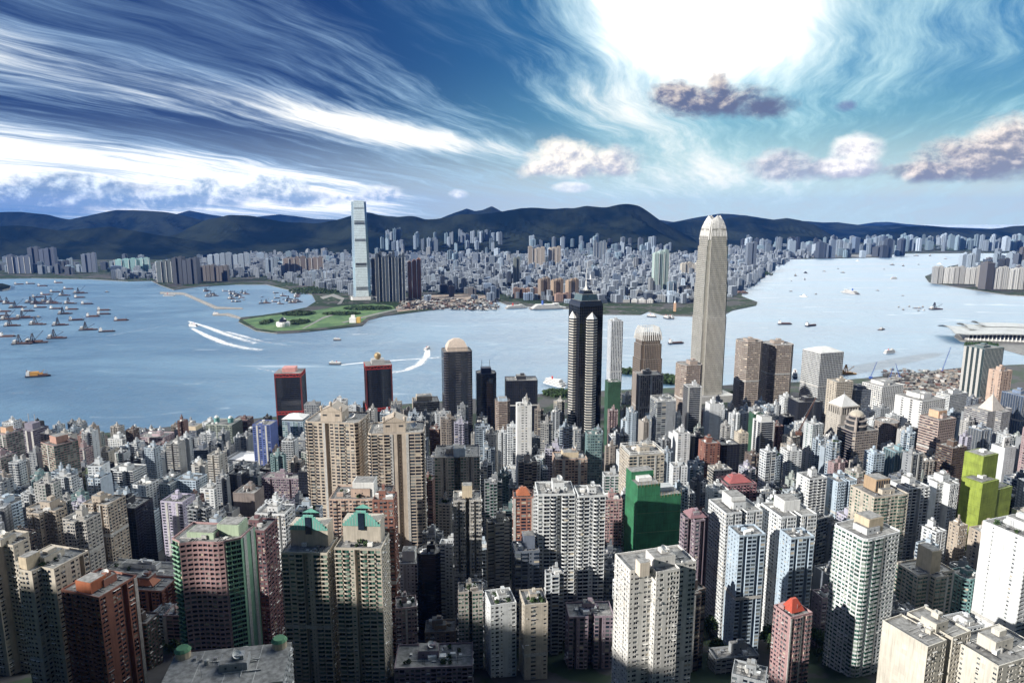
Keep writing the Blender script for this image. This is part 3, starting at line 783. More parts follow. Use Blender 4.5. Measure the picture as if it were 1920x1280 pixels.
TOWERS = []       # (x, y, radius, px0, px1, py, base py) of everything that stands, for the infill
def cool(c, k=.30):
    l = sum(np.array(c)*(.3, .5, .2)); return tuple((np.array(c)*(1-k)+l*np.array((.90, 1.0, 1.12))*k)*.92)
def tower(name, label, cat, x, y, w, d, rot, ztop, color, front, side=None, shape='box', bay=3.6, fh=3.05, gmat='glass', seed=0,
          near=False, group=None, roof='std', hcol=None, dishes=0, garden=False, rcol=None, base=None, house=True, tank=True, split=False, crown=None, edge_pats=None, accents=None):
    rng = np.random.default_rng(seed*7+13)
    zb = (min(float(zt(x, y)), float(zt(x, y+d*.4)))-2.0) if base is None else base
    if len(label.split()) > 16: print('LONG', label)
    root = empty(name, (x, y, zb), rot); tag(root, label, cat, group); color = cool(color)
    H = ztop-zb; poly = footprint(shape, w, d) if isinstance(shape, str) else shape
    b = Q(); win = [] if split else None; gm = MATS.index(gmat)
    acc = {}
    for i in range(len(poly)):
        p0, p1 = poly[i], poly[(i+1) % len(poly)]
        e = np.subtract(p1, p0); L = np.hypot(*e); n = (e[1]/L, -e[0]/L) if L > 0 else (0, -1)
        mid = np.add(p0, p1)/2
        pat = edge_pats[i] if edge_pats and i in edge_pats else (front if abs(n[1]) >= abs(n[0])*.9 else (side or front))
        bb = b
        if accents and i in accents:
            bb = acc.setdefault(accents[i], Q())
        f = Facade(bb, p0, p1, 0.0, H, fh, gm, rng, near, win)
        if facing(root, mid, n): f.run(pat, bay)
        else: bb.quads([[(*p0, 0), (*p1, 0), (*p1, H), (*p0, H)]], 5 if 'N' in pat else (6 if pat == 'G' else 0))
    if len(poly) > 3 and H > 60 and roof == 'std' and 'N' not in front and rng.random() < .35:      # a belt at the refuge floor
        zz = H*rng.uniform(.35, .7); k2 = [tuple(np.array(q)*(1+.5/max(w, d))+0*1) for q in poly]
        n = len(poly); P2 = [tuple(np.array(q)*1.012) for q in poly]
        b.quads([[(*P2[i], zz), (*P2[(i+1) % n], zz), (*P2[(i+1) % n], zz+2.6), (*P2[i], zz+2.6)] for i in range(n)], 2)
    b.build('wall', root, color)
    for k, q in acc.items(): q.build('wall', root, k)
    if win: split_windows(root, win, gmat)
    rb = Q(); rb.ngon([(*p, H) for p in poly], 3)
    if roof != 'none':                         # services laid on the roof
        ins = np.array(inset(poly, 2.0)); lo_, hi_ = ins.min(0)*.8, ins.max(0)*.8
        for _ in range(12 if near else 5):
            cx, cy = lo_+(hi_-lo_)*rng.random(2)
            if rng.random() < .5: rb.box(cx, cy, H+.05, rng.uniform(.6, 3.0), rng.uniform(.6, 2.5), rng.uniform(.2, 1.1), int(rng.choice([2, 4, 8, 9, 3])))
            elif rng.random() < .5: rb.bar((lo_[0], cy, H+.4), (hi_[0], cy, H+.4), .3, 2)
            else: rb.bar((cx, lo_[1], H+.5), (cx, hi_[1], H+.5), .3, 4)
    if roof != 'none':
        rb.build('roof', root, rcol or (.3, .3, .3))
        ip = inset(poly, .5); n = len(poly); pb = Q()
        ph = 1.2 if roof != 'tall' else 3.0
        pb.quads([[(*poly[i], H), (*poly[(i+1) % n], H), (*poly[(i+1) % n], H+ph), (*poly[i], H+ph)] for i in range(n)], 0)
        pb.quads([[(*ip[(i+1) % n], H), (*ip[i], H), (*ip[i], H+ph), (*ip[(i+1) % n], H+ph)] for i in range(n)], 0)
        pb.quads([[(*poly[i], H+ph), (*poly[(i+1) % n], H+ph), (*ip[(i+1) % n], H+ph), (*ip[i], H+ph)] for i in range(n)], 0)
        pb.build('parapet', root, color)
        if roof in ('std', 'tall'): roofscape(root, inset(poly, 1.5), H, rng, near, color, house=house, hcol=hcol, dishes=dishes, garden=garden, tank=tank)
    if crown: crown(root, H, w, d, color)
    register(x, y, w, d, rot, zb, ztop)
    return root
def register(x, y, w, d, rot, zb, ztop):
    c, s = abs(math.cos(rot)), abs(math.sin(rot)); hw = (w*c+d*s)/2
    px, py, t = proj(x, y, ztop); _, pb, _ = proj(x, y, zb)
    TOWERS.append((x, y, math.hypot(w, d)/2, px-hw*F/t, px+hw*F/t, py, pb, t))
def place(px, py, W, Y, rot, k):
    """where a roof seen at px, py stands when it is Y metres north; W is the width it shows"""
    x, y, z, t = at(px, py, Y)
    r = math.radians(rot); dd = W/F*t*k*.45
    x = at(px, py, Y+dd)[0]; z = at(px, py, Y+dd*.5)[2]; wm = W/F*t
    w = wm/(abs(math.cos(r))+k*abs(math.sin(r)))
    d = w*k
    return x, y+dd, w, d, r, z
SEED = [0]
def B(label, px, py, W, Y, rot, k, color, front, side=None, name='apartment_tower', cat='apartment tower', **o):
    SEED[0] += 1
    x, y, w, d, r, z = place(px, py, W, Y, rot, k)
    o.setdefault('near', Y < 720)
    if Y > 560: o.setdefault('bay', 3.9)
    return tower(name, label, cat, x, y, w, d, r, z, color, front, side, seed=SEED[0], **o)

# ---------------------------------------------------------------- colours of paint and render
C = dict(cream=(.58, .49, .36), white=(.70, .71, .70), beige=(.47, .37, .26), tan=(.40, .29, .19), brick=(.30, .10, .055), rust=(.40, .13, .06), pink=(.46, .24, .23),
         mauve=(.30, .21, .26), grey=(.33, .35, .37), slate=(.15, .18, .24), blue=(.06, .12, .45), paleblue=(.42, .54, .66), teal=(.13, .32, .31), green=(.14, .32, .17),
         dark=(.05, .055, .075), brown=(.15, .09, .06), peach=(.60, .39, .26), lilac=(.50, .44, .60), sage=(.36, .42, .34), stone=(.48, .44, .38), navy=(.04, .06, .14), char=(.025, .028, .04))

# ---------------------------------------------------------------- roof crowns
def crown_pediment(root, H, w, d, color):
    b = Q(); hw, hd, hh = w*.40, d*.5, 9.5
    b.box(-w*.03, -d*.1, H, hw, hd, hh, 0)
    for u in (-.3, .3): b.box(-w*.03+hw*u, -d*.1-hd/2-.05, H+hh*.55, hw*.2, .12, 1.6, 4)
    for s in (-1, 1): b.lathe(-w*.03+s*hw*.47, -d*.1-hd*.46, [(1.1, H+hh), (1.1, H+hh+3), (1.6, H+hh+3.4), (1.2, H+hh+4.6), (.1, H+hh+5.6)], 0, 8)
    b.build('penthouse', root, color)
    r = Q(); x0, x1, y0, y1, z = -w*.03-hw*.56, -w*.03+hw*.56, -d*.1-hd*.56, -d*.1+hd*.5, H+hh
    m = (x0+x1)/2; zt2 = z+5.5
    r.quads([[(x0, y0, z), (m, y0, zt2), (m, y1, zt2), (x0, y1, z)], [(m, y0, zt2), (x1, y0, z), (x1, y1, z), (m, y1, zt2)]], 0)
    for yy in (y0+.4, y1-.4): r.ngon([(x0, yy, z), (x1, yy, z), (m, yy, zt2)], 0)
    r.lathe(m, y0+1.5, [(1.2, zt2-1), (1.2, zt2+1.5), (1.8, zt2+2), (1.2, zt2+3.5), (.1, zt2+4.5)], 0, 8)
    r.build('pediment', root, color)
    dish(root, w*.32, -d*.15, H+1, 3.2, -.4); dish(root, -w*.36, 0, H+1, 1.6)
def crown_pyramid(h, col, base=.86, loggia=0, spire=6, mat='paint'):
    def f(root, H, w, d, color):
        z = H
        if loggia:
            b = Q(); b.box(0, 0, H, w*.8, d*.8, loggia, 4)
            for sx in (-1, 1):
                for u in np.linspace(-.44, .44, 7):
                    b.box(w*u, sx*d*.42, H, w*.06, d*.06, loggia, 0); b.box(sx*w*.42, d*u, H, w*.06, d*.06, loggia, 0)
            b.box(0, 0, H+loggia, w*.98, d*.98, 2.0, 0); b.build('belfry', root, color); z = H+loggia+2
        b = Q(); a, c = w*base/2, d*base/2
        b.cone([(-a, -c), (a, -c), (a, c), (-a, c)], z, (0, 0, z+h), 0)
        b.build('pyramid_roof', root, col)
        q = Q(); q.bar((0, 0, z+h-1), (0, 0, z+h+spire), .6, 9); q.lathe(0, 0, [(.9, z+h-1), (1.1, z+h), (.2, z+h+1.4)], 9, 8); q.build('spire', root)
    return f
def crown_dome(root, H, w, d, color):
    b = Q(); r = min(w, d)*.40; z = H
    for k, (rr, hh) in enumerate(((r, 6), (r*1.1, 2), (r*.92, 5), (r*1.0, 1.5), (r*.72, 4), (r*.8, 1.2))):
        b.lathe(-w*.08, 0, [(rr, z), (rr, z+hh)], 4 if k in (0, 2, 4) else 0, 22); z += hh
    b.build('drum', root, color)
    b = Q(); rr = r*.68
    b.lathe(-w*.08, 0, [(rr*math.cos(t), z+rr*.7*math.sin(t)) for t in np.linspace(0, 1.45, 7)], 0, 20); b.build('dome', root, (.5, .46, .38))
    b = Q(); b.lathe(-w*.36, -d*.36, [(2, H), (2, H+14), (1.3, H+15), (.1, H+26)], 0, 8); b.build('turret', root, color)
def crown_box(fw, fd, h, col, ox=0, oy=0, lattice=False):
    def f(root, H, w, d, color):
        b = Q(); b.box(w*ox, d*oy, H, w*fw, d*fd, h, 0)
        if lattice:
            for u in np.linspace(-.42, .42, 6): b.box(w*ox+w*fw*u, d*oy-d*fd/2-.1, H+1.2, w*fw*.09, .2, h-2.4, 4)
        b.box(w*ox, d*oy, H+h, w*fw*.9, d*fd*.9, .3, 3); b.build('penthouse', root, col)
    return f
def crown_masts(root, H, w, d, color):
    b = Q(); b.box(0, 0, H, w*.5, d*.5, 9, 0); b.build('penthouse', root, color)
    for s in (-1, 1):
        b = Q(); b.bar((s*w*.2, 0, H+9), (s*w*.2, 0, H+22), .7, 9); b.build('mast', root)
def crown_domes(root, H, w, d, color):
    for s in (-1, 1):
        b = Q(); b.lathe(s*w*.27, 0, [(w*.1, H), (w*.1, H+8), (w*.11, H+8.5)], 0, 12); b.build('turret', root, C['teal'])
        b = Q(); b.lathe(s*w*.27, 0, [(w*.08, H+8.5), (w*.06, H+11), (.2, H+12.5)], 8, 12); b.build('dome', root)
def crown_hip(h, col, fw=1.0):
    def f(root, H, w, d, color):
        b = Q(); a, c = w*fw/2, d*fw/2; z = H+1.3
        b.prism([(-a, -c), (a, -c), (a, c), (-a, c)], z, z+h, 0, 0, poly1=[(-a*.35, -c*.2), (a*.35, -c*.2), (a*.35, c*.2), (-a*.35, c*.2)])
        b.build('hip_roof', root, col)
    return f
def crown_sign(w_, h_, col):
    def f(root, H, w, d, color):
        b = Q(); b.box(0, -d*.3, H+2, w*w_, 1.2, h_, 0)
        for s in (-.4, .4): b.bar((w*w_*s, -d*.3+2, H), (w*w_*s, -d*.3, H+h_), .4, 9)
        b.build('rooftop_sign', root, col)
    return f
def crown_slabs(root, H, w, d, color):
    """white rooftop blocks with stepped green gables"""
    b = Q(); b.box(0, d*.22, H, w*.82, d*.5, 15, 0); b.build('penthouse', root, color)
    g = Q(); y = d*.22-d*.25-.3
    for k in range(7):
        u = .41-.05*k
        g.box(0, y, H+11.5+k*1.5, w*u*2, .8, 1.5, 0)
    for u in np.linspace(-.36, .36, 13):
        hh = 11.5+1.5*7*(1-abs(u)/.42)
        g.box(w*u, y-.45, H+12, .25, .1, max(.3, hh-12.5), 2)
    g.ngon([(-w*.2, y+d*.25, H+21), (w*.2, y+d*.25, H+21), (0, y+d*.25, H+24)], 0)
    g.build('gable', root, (.16, .42, .36))
    b = Q(); b.box(0, y-.6, H+9, w*.13, .6, 11.5, 1); b.build('gable_window', root)
def crown_whiteroof(root, H, w, d, color):
    b = Q(); a, c = w*.52, d*.52; z = H+4
    b.box(0, 0, H, w*.8, d*.8, 4, 4)
    b.prism([(-a, -c), (a, -c), (a, c), (-a, c)], z, z+5, 8, 8, poly1=[(-a*.3, -c*.3), (a*.3, -c*.3), (a*.3, c*.3), (-a*.3, c*.3)])
    b.build('canopy_roof', root, C['white'])
def crown_rail(root, H, w, d, color):
    b = Q()
    for z in (2.5, 4.5):
        for (p, q) in (((-w*.48, -d*.48), (w*.48, -d*.48)), ((w*.48, -d*.48), (w*.48, d*.48)), ((w*.48, d*.48), (-w*.48, d*.48)), ((-w*.48, d*.48), (-w*.48, -d*.48))):
            b.bar((*p, H+z), (*q, H+z), .4, 8)
    for sx in (-1, 1):
        for sy in (-1, 1): b.bar((sx*w*.48, sy*d*.48, H), (sx*w*.48, sy*d*.48, H+4.5), .5, 8)
    b.build('roof_frame', root)

# ---------------------------------------------------------------- the nearest row, at the foot of the hill
B('cream residential tower at the picture edge, beside the planted roof cream tower', 8, 1022, 100, 415, -14, .9, C['cream'], 'WC.WDCW', 'W.WWDW', near=True, shape='cross', dishes=1, split=True)
B('cream tower with a sunlit projecting stair shaft and planted roof', 92, 1062, 118, 378, -16, 1.0, C['cream'], 'CW.EE.WC', 'WW.WSDW', near=True, shape='step', garden=True, split=True, crown=crown_box(.2, .3, 8, C['cream'], -.1, -.3))
B('orange brick tower with cream window frames and a dish on its lift house', 188, 1106, 116, 372, -18, .9, C['rust'], 'LBLBLLBL', 'W.CDWE', near=True, dishes=1, split=True, crown=crown_box(.4, .4, 7, C['rust'], 0, -.2))
B('low white apartment slab with rooftop huts and trees behind orange tower', 255, 1068, 190, 560, -8, .25, C['white'], 'WW.CWSW', 'WS', name='apartment_block', cat='apartment block', near=True, garden=True, dishes=1, bay=3.4)
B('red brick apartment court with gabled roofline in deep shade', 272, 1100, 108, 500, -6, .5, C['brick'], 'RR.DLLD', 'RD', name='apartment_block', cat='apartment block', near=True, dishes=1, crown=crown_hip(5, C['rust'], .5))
def pink_tower():
    x, y, w, d, r, z = place(398, 1012, 138, 372, -6, .7); zb = float(zt(x, y))-2; a = w/2; H = z-zb
    f = [(-a, -d*.30), (-a*.68, -d*.42)]+[(a*u, -d*(.52-.24*((u+.62)/1.25)**1.0-.05*math.sin((u+.62)/1.25*math.pi*1.7))) for u in np.linspace(-.6, .62, 9)]+[(a*.66, -d*.30), (a, -d*.12), (a, d*.5), (-a, d*.5)]
    n = len(f); ep = {0: 'B', 1: '.', n-5: '.', n-4: 'B'}; ac = {0: (.22, .40, .28), 1: (.22, .40, .28), n-4: (.22, .40, .28), n-3: (.22, .40, .28)}
    for i in range(2, n-5): ep[i] = 'L'
    root = tower('apartment_tower', 'pink tower with a curved window front and pale green edges', 'apartment tower', x, y, w, d, r, z, C['pink'], 'L', '.EE.', shape=f, bay=3.0, seed=77, near=True, edge_pats=ep, accents=ac, split=True, house=False, gmat='glass')
    b = Q(); b.box(-w*.1, -d*.02, H, w*.42, d*.36, 9, 0); b.box(-w*.1, -d*.02, H+9, w*.38, d*.32, .4, 3); b.build('penthouse', root, (.40, .50, .36))
    b = Q(); b.box(w*.26, d*.2, H, w*.34, d*.4, 12, 0); b.box(w*.26, d*.2, H+12, w*.3, d*.36, .4, 3); b.build('penthouse', root, (.40, .50, .36))
pink_tower()
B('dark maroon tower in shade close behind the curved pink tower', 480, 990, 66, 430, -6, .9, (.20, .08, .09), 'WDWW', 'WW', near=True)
def turret_hall():
    x, y, z, t = at(415, 1268, 322); zb = float(zt(x, y))-4
    root = empty('low_hall', (x, y+8, zb), math.radians(10)); tag(root, 'low grey flat roofed hall with green roofed corner turrets', 'hall')
    w, d, H = 62, 34, z-zb
    b = Q(); poly = [(-w/2, -d/2), (w/2, -d/2), (w/2, d/2), (-w/2, d/2)]
    for i in range(4): Facade(b, poly[i], poly[(i+1) % 4], 0, H, 3.4, 1, np.random.default_rng(4), True).run('W', 4)
    b.build('wall', root, C['grey'])
    b = Q(); b.ngon([(*p, H) for p in poly], 3)
    for u in (-.25, 0, .25): b.box(w*u, 0, H, .4, d*.98, .25, 2)
    b.build('roof', root)
    for sx in (-.42, .40):
        b = Q(); b.lathe(w*sx, d*.40, [(4, H), (4, H+4)], 0, 12); b.build('turret', root, C['cream'])
        b = Q(); b.lathe(w*sx, d*.40, [(4.5, H+4), (3.6, H+5.2), (3.2, H+5.6)], 0, 12); b.build('turret_roof', root, (.10, .26, .14))
    roofscape(root, [(-w*.4, -d*.4), (w*.4, -d*.4), (w*.4, d*.4), (-w*.4, d*.4)], H, np.random.default_rng(3), True, C['grey'], busy=3, dishes=2)
    register(x, y+8, w, d, .17, zb, z)
turret_hall()
def cream_pair():
    for s, (px, py, W) in enumerate(((582, 1030, 92), (680, 1022, 92))):
        B(('cream tower with rounded balcony columns and teal stepped gable, nearer the pink tower', 'cream tower with rounded balcony columns and teal stepped gable, beside the white slim tower')[s],
          px, py, W, 405, -3, .75, C['cream'], 'BWRDSRB' if s == 0 else 'BRSDRBW', 'SWSW', near=True, gmat='glass_green', crown=crown_slabs, house=False, garden=s == 1, group='cream twin towers with teal gables', split=True)
cream_pair()
B('white and brown slab tower with a cooler on every floor, behind the teal gabled pair', 516, 960, 62, 468, -5, .8, C['white'], 'CWDC', 'WW', near=True, shape='notch')
B('white slim tower with a stepped top and open side frames', 768, 1052, 48, 500, 0, .9, C['white'], 'SSESSB', 'SB', near=True, bay=2.8, crown=crown_box(.5, .5, 9, C['white']))
B('low peach building with a stepped parapet roof in shade', 826, 1180, 60, 455, 4, .7, C['tan'], 'SWS', 'S', name='low_building', cat='low building', near=True, tank=False, crown=crown_box(.4, .4, 4, C['tan'], 0, -.1))
B('low block with a cluttered terrace roof of huts, dish and planting', 815, 1240, 150, 398, 3, .5, C['mauve'], 'WBW', 'W', name='low_building', cat='low building', near=True, dishes=3, garden=True)
B('dark red brick tower squeezed between teal gable twin and beige towers', 722, 935, 40, 455, 0, 1., C['brick'], 'WCW', 'W', near=True)
B('white residential block with stepped roof terraces', 938, 1128, 62, 415, 14, 1.1, C['white'], 'SWS.SW', 'SWS', near=True, dishes=1, garden=True, split=True)
B('narrow cream block with a planted terrace, facing the dark courtyard block', 1000, 1128, 54, 412, 10, 1.2, C['cream'], 'SW.S', 'SW', near=True, garden=True)
B('dark violet courtyard block with a gridded flat roof', 1105, 1150, 88, 432, 3, .6, C['mauve'], 'FDSFW', 'W', name='apartment_block', cat='apartment block', near=True, shape='notch')
B('broad white tower with a dish on its shaft and angled wings', 1232, 1062, 158, 352, 16, .62, (.74, .70, .63), 'SW.CCSEWWHH', 'SWSS', near=True, shape='step', dishes=1, bay=3.0, split=True, crown=crown_box(.14, .22, 8, (.74, .66, .56), -.36, -.42))
B('grey green block with curved bays and a blank penthouse', 986, 1030, 52, 470, 6, .9, C['slate'], 'PPSP', 'P', name='apartment_block', cat='apartment block', near=True, crown=crown_box(.45, .5, 11, C['slate'], .1, 0))
B('mauve stone tower with a gabled rooftop beside green netting', 1302, 972, 56, 485, 10, 1.0, C['mauve'], 'WDWW', 'WW', near=True, shape='cross', crown=crown_hip(5, (.28, .16, .18), .7))
B('white slab tower with dark capped fins, nearer the mauve tower', 1378, 955, 88, 490, 12, .9, C['white'], 'WCDFF', 'CWW', near=True, shape='notch', crown=crown_box(.4, .5, 9, C['white'], 0, .1), split=True)
B('white slab tower with dark capped fins, nearer the curved glass tower', 1478, 962, 88, 485, 12, .9, C['white'], 'CDFFW', 'WSW', near=True, shape='notch', crown=crown_box(.45, .5, 9, C['white'], 0, .1), split=True)
B('pale blue fin tower with a dark sunken roof, before white slab tower', 1400, 1000, 60, 455, 10, .8, C['paleblue'], 'FDF', 'SS', near=True, house=False)
B('pale blue fin tower with a brick coloured sunken roof, before white slab tower', 1494, 1005, 54, 450, 10, .8, C['paleblue'], 'FDF', 'SS', near=True, house=False, rcol=C['brick'])
B('tall white tower with green glazed bays and a curved side', 1625, 1000, 116, 420, 22, .8, C['white'], 'PSPPEWWWW', 'CWCWP', near=True, gmat='glass_green', shape='cham', split=True, crown=crown_box(.4, .45, 10, C['cream'], .02, 0))
B('slim pink and white tower under a red hipped roof', 1486, 1150, 64, 388, 20, .9, C['pink'], 'EFPP', 'WWS', near=True, bay=2.6, crown=crown_hip(7, (.42, .07, .04), .62), split=True)
B('slim mauve block behind the red hipped roof tower', 1545, 1118, 36, 470, 12, 1., C['mauve'], 'WSW', 'S', near=True)
B('cream tower with a tall blank crest and glazed corner rooms', 1738, 1075, 98, 468, 14, .8, C['cream'], 'PPEBPPW', 'WPW', near=True, shape='step', gmat='glass_green', house=False, split=True, crown=crown_box(.26, .5, 18, C['cream'], 0, 0))
B('grey teal tower with rounded dark bays beside the crested cream tower', 1812, 1082, 56, 482, 14, .9, C['teal'], 'RWDW', 'W', near=True, shape='oct')
B('slim cream tower with a blank lit flank below lime netting', 1852, 1000, 54, 520, 14, .9, C['beige'], 'WCDW', '.SW', near=True)
B('white walled tower with one line of tiny windows and dark gridded front', 1912, 1000, 112, 418, 20, 1.0, C['white'], 'HHHEHH', '..S..', near=True, garden=True, split=True)
B('broad cream block with a white courtyard terrace and dish on roof', 1735, 1190, 152, 338, 24, .75, (.66, .59, .46), 'WC.CSSW', '....', name='apartment_block', cat='apartment block', near=True, shape='notch', dishes=1, split=True, rcol=(.5, .5, .5))
B('cream block with white sunken terraces at the picture corner', 1870, 1225, 160, 330, 20, .7, (.68, .62, .50), 'W.CSW', '..S', name='apartment_block', cat='apartment block', near=True, dishes=0, split=True)
B('grey flat roofed block at the bottom edge, before the white slab towers', 1405, 1268, 76, 340, -24, .8, C['grey'], 'W.W', 'W', name='low_building', cat='low building', near=True)
B('low white terrace building behind the bottom edge hedges', 1375, 1228, 90, 425, 8, .4, C['grey'], 'HW', 'H', name='low_building', cat='low building', near=True)

# ---------------------------------------------------------------- second row
B('beige residential tower with a columned pediment, nearer the red banded office pair', 634, 788, 112, 600, -7, .72, (.56, .44, .31), 'BWWEDWWBWW', 'WWDWW', near=True, crown=crown_pediment, house=False, shape='cham', group='beige pediment towers')
B('beige residential tower with a columned pediment, nearer the white signed tower', 745, 808, 110, 585, 5, .72, (.56, .44, .31), 'BWBE.D.EFF', 'FWWW', near=True, crown=crown_pediment, house=False, shape='cham', group='beige pediment towers')
B('white topped pink apartment house with domed water drum', 680, 930, 112, 520, 0, .6, C['peach'], 'WPWPW', 'WW', near=True, dishes=2, garden=True, crown=crown_box(.36, .5, 12, C['white'], .05, 0))
B('cream slim tower with brown recesses and a scaffold box on top', 876, 935, 56, 485, 4, .9, C['stone'], 'SCDFC', 'CW', near=True, shape='notch', crown=crown_box(.36, .4, 10, C['cream'], 0, 0))
B('pale tower with green tinted windows and a square sign board above', 858, 852, 88, 660, 3, .8, C['stone'], 'FWSDSWF', 'WW', near=True, shape='notch', gmat='glass_green', crown=crown_box(.26, .3, 9, C['paleblue'], .05, -.3))
B('white balcony tower with rippled fronts, nearer the red gabled tower', 1040, 922, 74, 482, 3, .9, C['white'], 'WBRDRB', 'BS', near=True, dishes=1, split=True)
B('white balcony tower with rippled fronts, nearer the green netting', 1105, 926, 56, 478, 5, 1.0, C['white'], 'RBSRB', 'SB', near=True, dishes=1, split=True)
B('rust red tower with stepped gables beside the white balcony towers', 981, 930, 40, 565, 2, .9, C['rust'], 'EWFWE', 'W', near=True, crown=crown_hip(6, C['rust'], .7))
B('pink slab tower between white balcony tower and green netting', 1148, 935, 34, 590, 3, 1., C['pink'], 'CW', 'W', near=True)
B('tall cream and black tower under rooftop works behind the green netting', 1203, 850, 78, 625, 10, .8, C['cream'], 'FFEWW', 'WW', near=True, crown=crown_rail)
HAND_NET = []
def green_net():
    if True:
        x, y, w, d, r, z = place(1225, 905, 100, 560, 14, .62)
        zb = float(zt(x, y))-2
        root = empty('netted_tower', (x, y, zb), r); tag(root, 'building under works fully wrapped in dark green netting', 'building site')
        H = z-zb; a, c = w/2, d/2
        b = Q(); left = [(-a, -c), (a*.02, -c), (a*.02, c), (-a, c)]; right = [(a*.02, -c), (a, -c), (a, c), (a*.02, c)]
        b.prism(left, 0, H+2, 5, 3); b.prism([(-a, c*.1), (a*.02, c*.1), (a*.02, c*1.0), (-a, c*1.0)], H+2, H+9, 5, 3); b.prism(right, 0, H-9, 5, 3)
        b.build('netting', root, (.03, .17, .08))
        for (bx, bw) in ((-.5, .3), (.5, .35)):
            q = Q(); q.box(a*bx, 0, H+2 if bx < 0 else H-9, w*bw, d*.4, 3.5, 8); q.box(a*bx+3, -2, H+2 if bx < 0 else H-9, 4, 3, 2.2, 9); q.build('roof_hut', root, C['white'])
        for i in range(14):
            q = Q(); u = -a+w*i/13; zz = (H+2 if u < a*.02 else H-9); q.bar((u, -c-.2, zz-2), (u, -c-.2, zz+3.0), .22, 0); q.build('bamboo_pole', root, (.30, .24, .12))
        for zz in np.arange(20, H-10, 18.0):
            q = Q(); q.bar((-a-.3, -c-.3, zz), (a+.3, -c-.3, zz-1.5), .35, 0); q.bar((a+.3, -c-.3, zz-1.5), (a+.3, c, zz-1.5), .35, 0); q.build('catch_fan', root, (.16, .26, .14))
        register(x, y, w, d, r, zb, z); HAND_NET.append(TOWERS[-1])
green_net()
def lime_net():
    x, y, z, t = at(1874, 895, 620); zb = float(zt(x, y))-2
    root = empty('netted_tower', (x, y+18, zb), math.radians(24)); tag(root, 'cluster under works wrapped in lime yellow netting', 'building site')
    m = t/F
    for (dx, dy, W, z1, nm) in ((-28, -6, 44, 925, 0), (18, -2, 50, 945, 0), (-2, 12, 40, 885, 0), (-34, -14, 48, 1030, 1), (6, -16, 40, 1010, 1), (26, -22, 50, 1045, 1)):
        zz = at(1874, z1-22, 620)[2]-zb
        b = Q(); w = W*m*1.12; b.box(dx*m*.95, dy*m, 0, w, w*.8, zz, 5)
        b.box(dx*m*.95, dy*m, zz, w*.8, w*.62, .4, 3); b.box(dx*m*.95+2, dy*m, zz+.4, w*.25, w*.2, 2.4, 8)
        b.build('netting', root, (.25, .32, .05))
    register(x, y+18, 48, 40, .4, zb, z); HAND_NET.append(TOWERS[-1])
lime_net()
B('white resi slab with sawtooth balconies beside the bluish curtain block', 1522, 895, 48, 640, 16, .9, C['white'], 'BWBW', '.SW', near=True)
B('pale blue slab tower with flat roof, second of the white balcony row', 1575, 900, 56, 645, 16, .9, C['paleblue'], 'WBDBW', '.S', near=True, shape='notch')
B('green glass and cream stepped tower with terraces below the tan lattice box', 1648, 925, 90, 560, 14, .8, C['cream'], 'FFPPW', 'WNW', near=True, gmat='glass_green', crown=crown_box(.42, .5, 12, C['tan'], -.02, .1, True))
B('white slab tower standing just east of the tan lattice box', 1705, 912, 60, 600, 16, .9, C['white'], 'WBDWB', '..S', near=True)
B('tall white slab with violet shade beside lime netting', 1768, 905, 66, 610, 18, .9, C['white'], 'WWDWW', '...', near=True, shape='cross', dishes=1)
B('slim cream and brown block hard against the lime netting', 1797, 985, 26, 560, 16, 1., C['beige'], 'WC', 'S', near=True)
B('grey blue tower behind lime netting at the picture edge', 1910, 900, 40, 700, 14, 1., C['slate'], 'FF', 'F', near=True)
B('beige tower with brown bays, first of the shaded west pair', 88, 958, 78, 560, -12, .9, C['beige'], 'WCDWC', 'WW', near=True, shape='cross')
B('white tower with zigzag stepped sides beside the beige west pair', 150, 975, 58, 535, -10, .9, C['stone'], 'WCWC', 'WW', near=True, shape='step')
B('cream and brown tower with a bare concrete penthouse', 196, 942, 60, 580, -10, .9, C['beige'], 'WEDWW', 'W', near=True, shape='notch')
B('black glass office block between cream and lilac towers', 247, 948, 58, 640, -8, 1.0, C['char'], 'Z', 'Z', name='office_block', cat='office block')
B('blue white tower with louvred bays at the picture edge', 12, 945, 72, 610, -14, .9, C['paleblue'], 'HH.HH', 'HW', near=True)
B('lilac and white striped tower over the sloping street', 334, 938, 50, 640, -8, .9, C['lilac'], 'WEWSEW', 'S', near=True)
B('tower wrapped in brown mesh netting on the slope', 466, 922, 46, 690, -6, .9, (.26, .20, .17), 'N', 'N')
B('mauve brick housing slab with two roof houses', 532, 895, 76, 760, -5, .4, C['mauve'], 'WCWDWCW', 'W', name='apartment_block', cat='apartment block', near=True)
B('dark narrow slab against the beige pediment tower', 574, 882, 20, 740, -5, 2., C['char'], 'Z', 'Z', name='office_block', cat='office block')

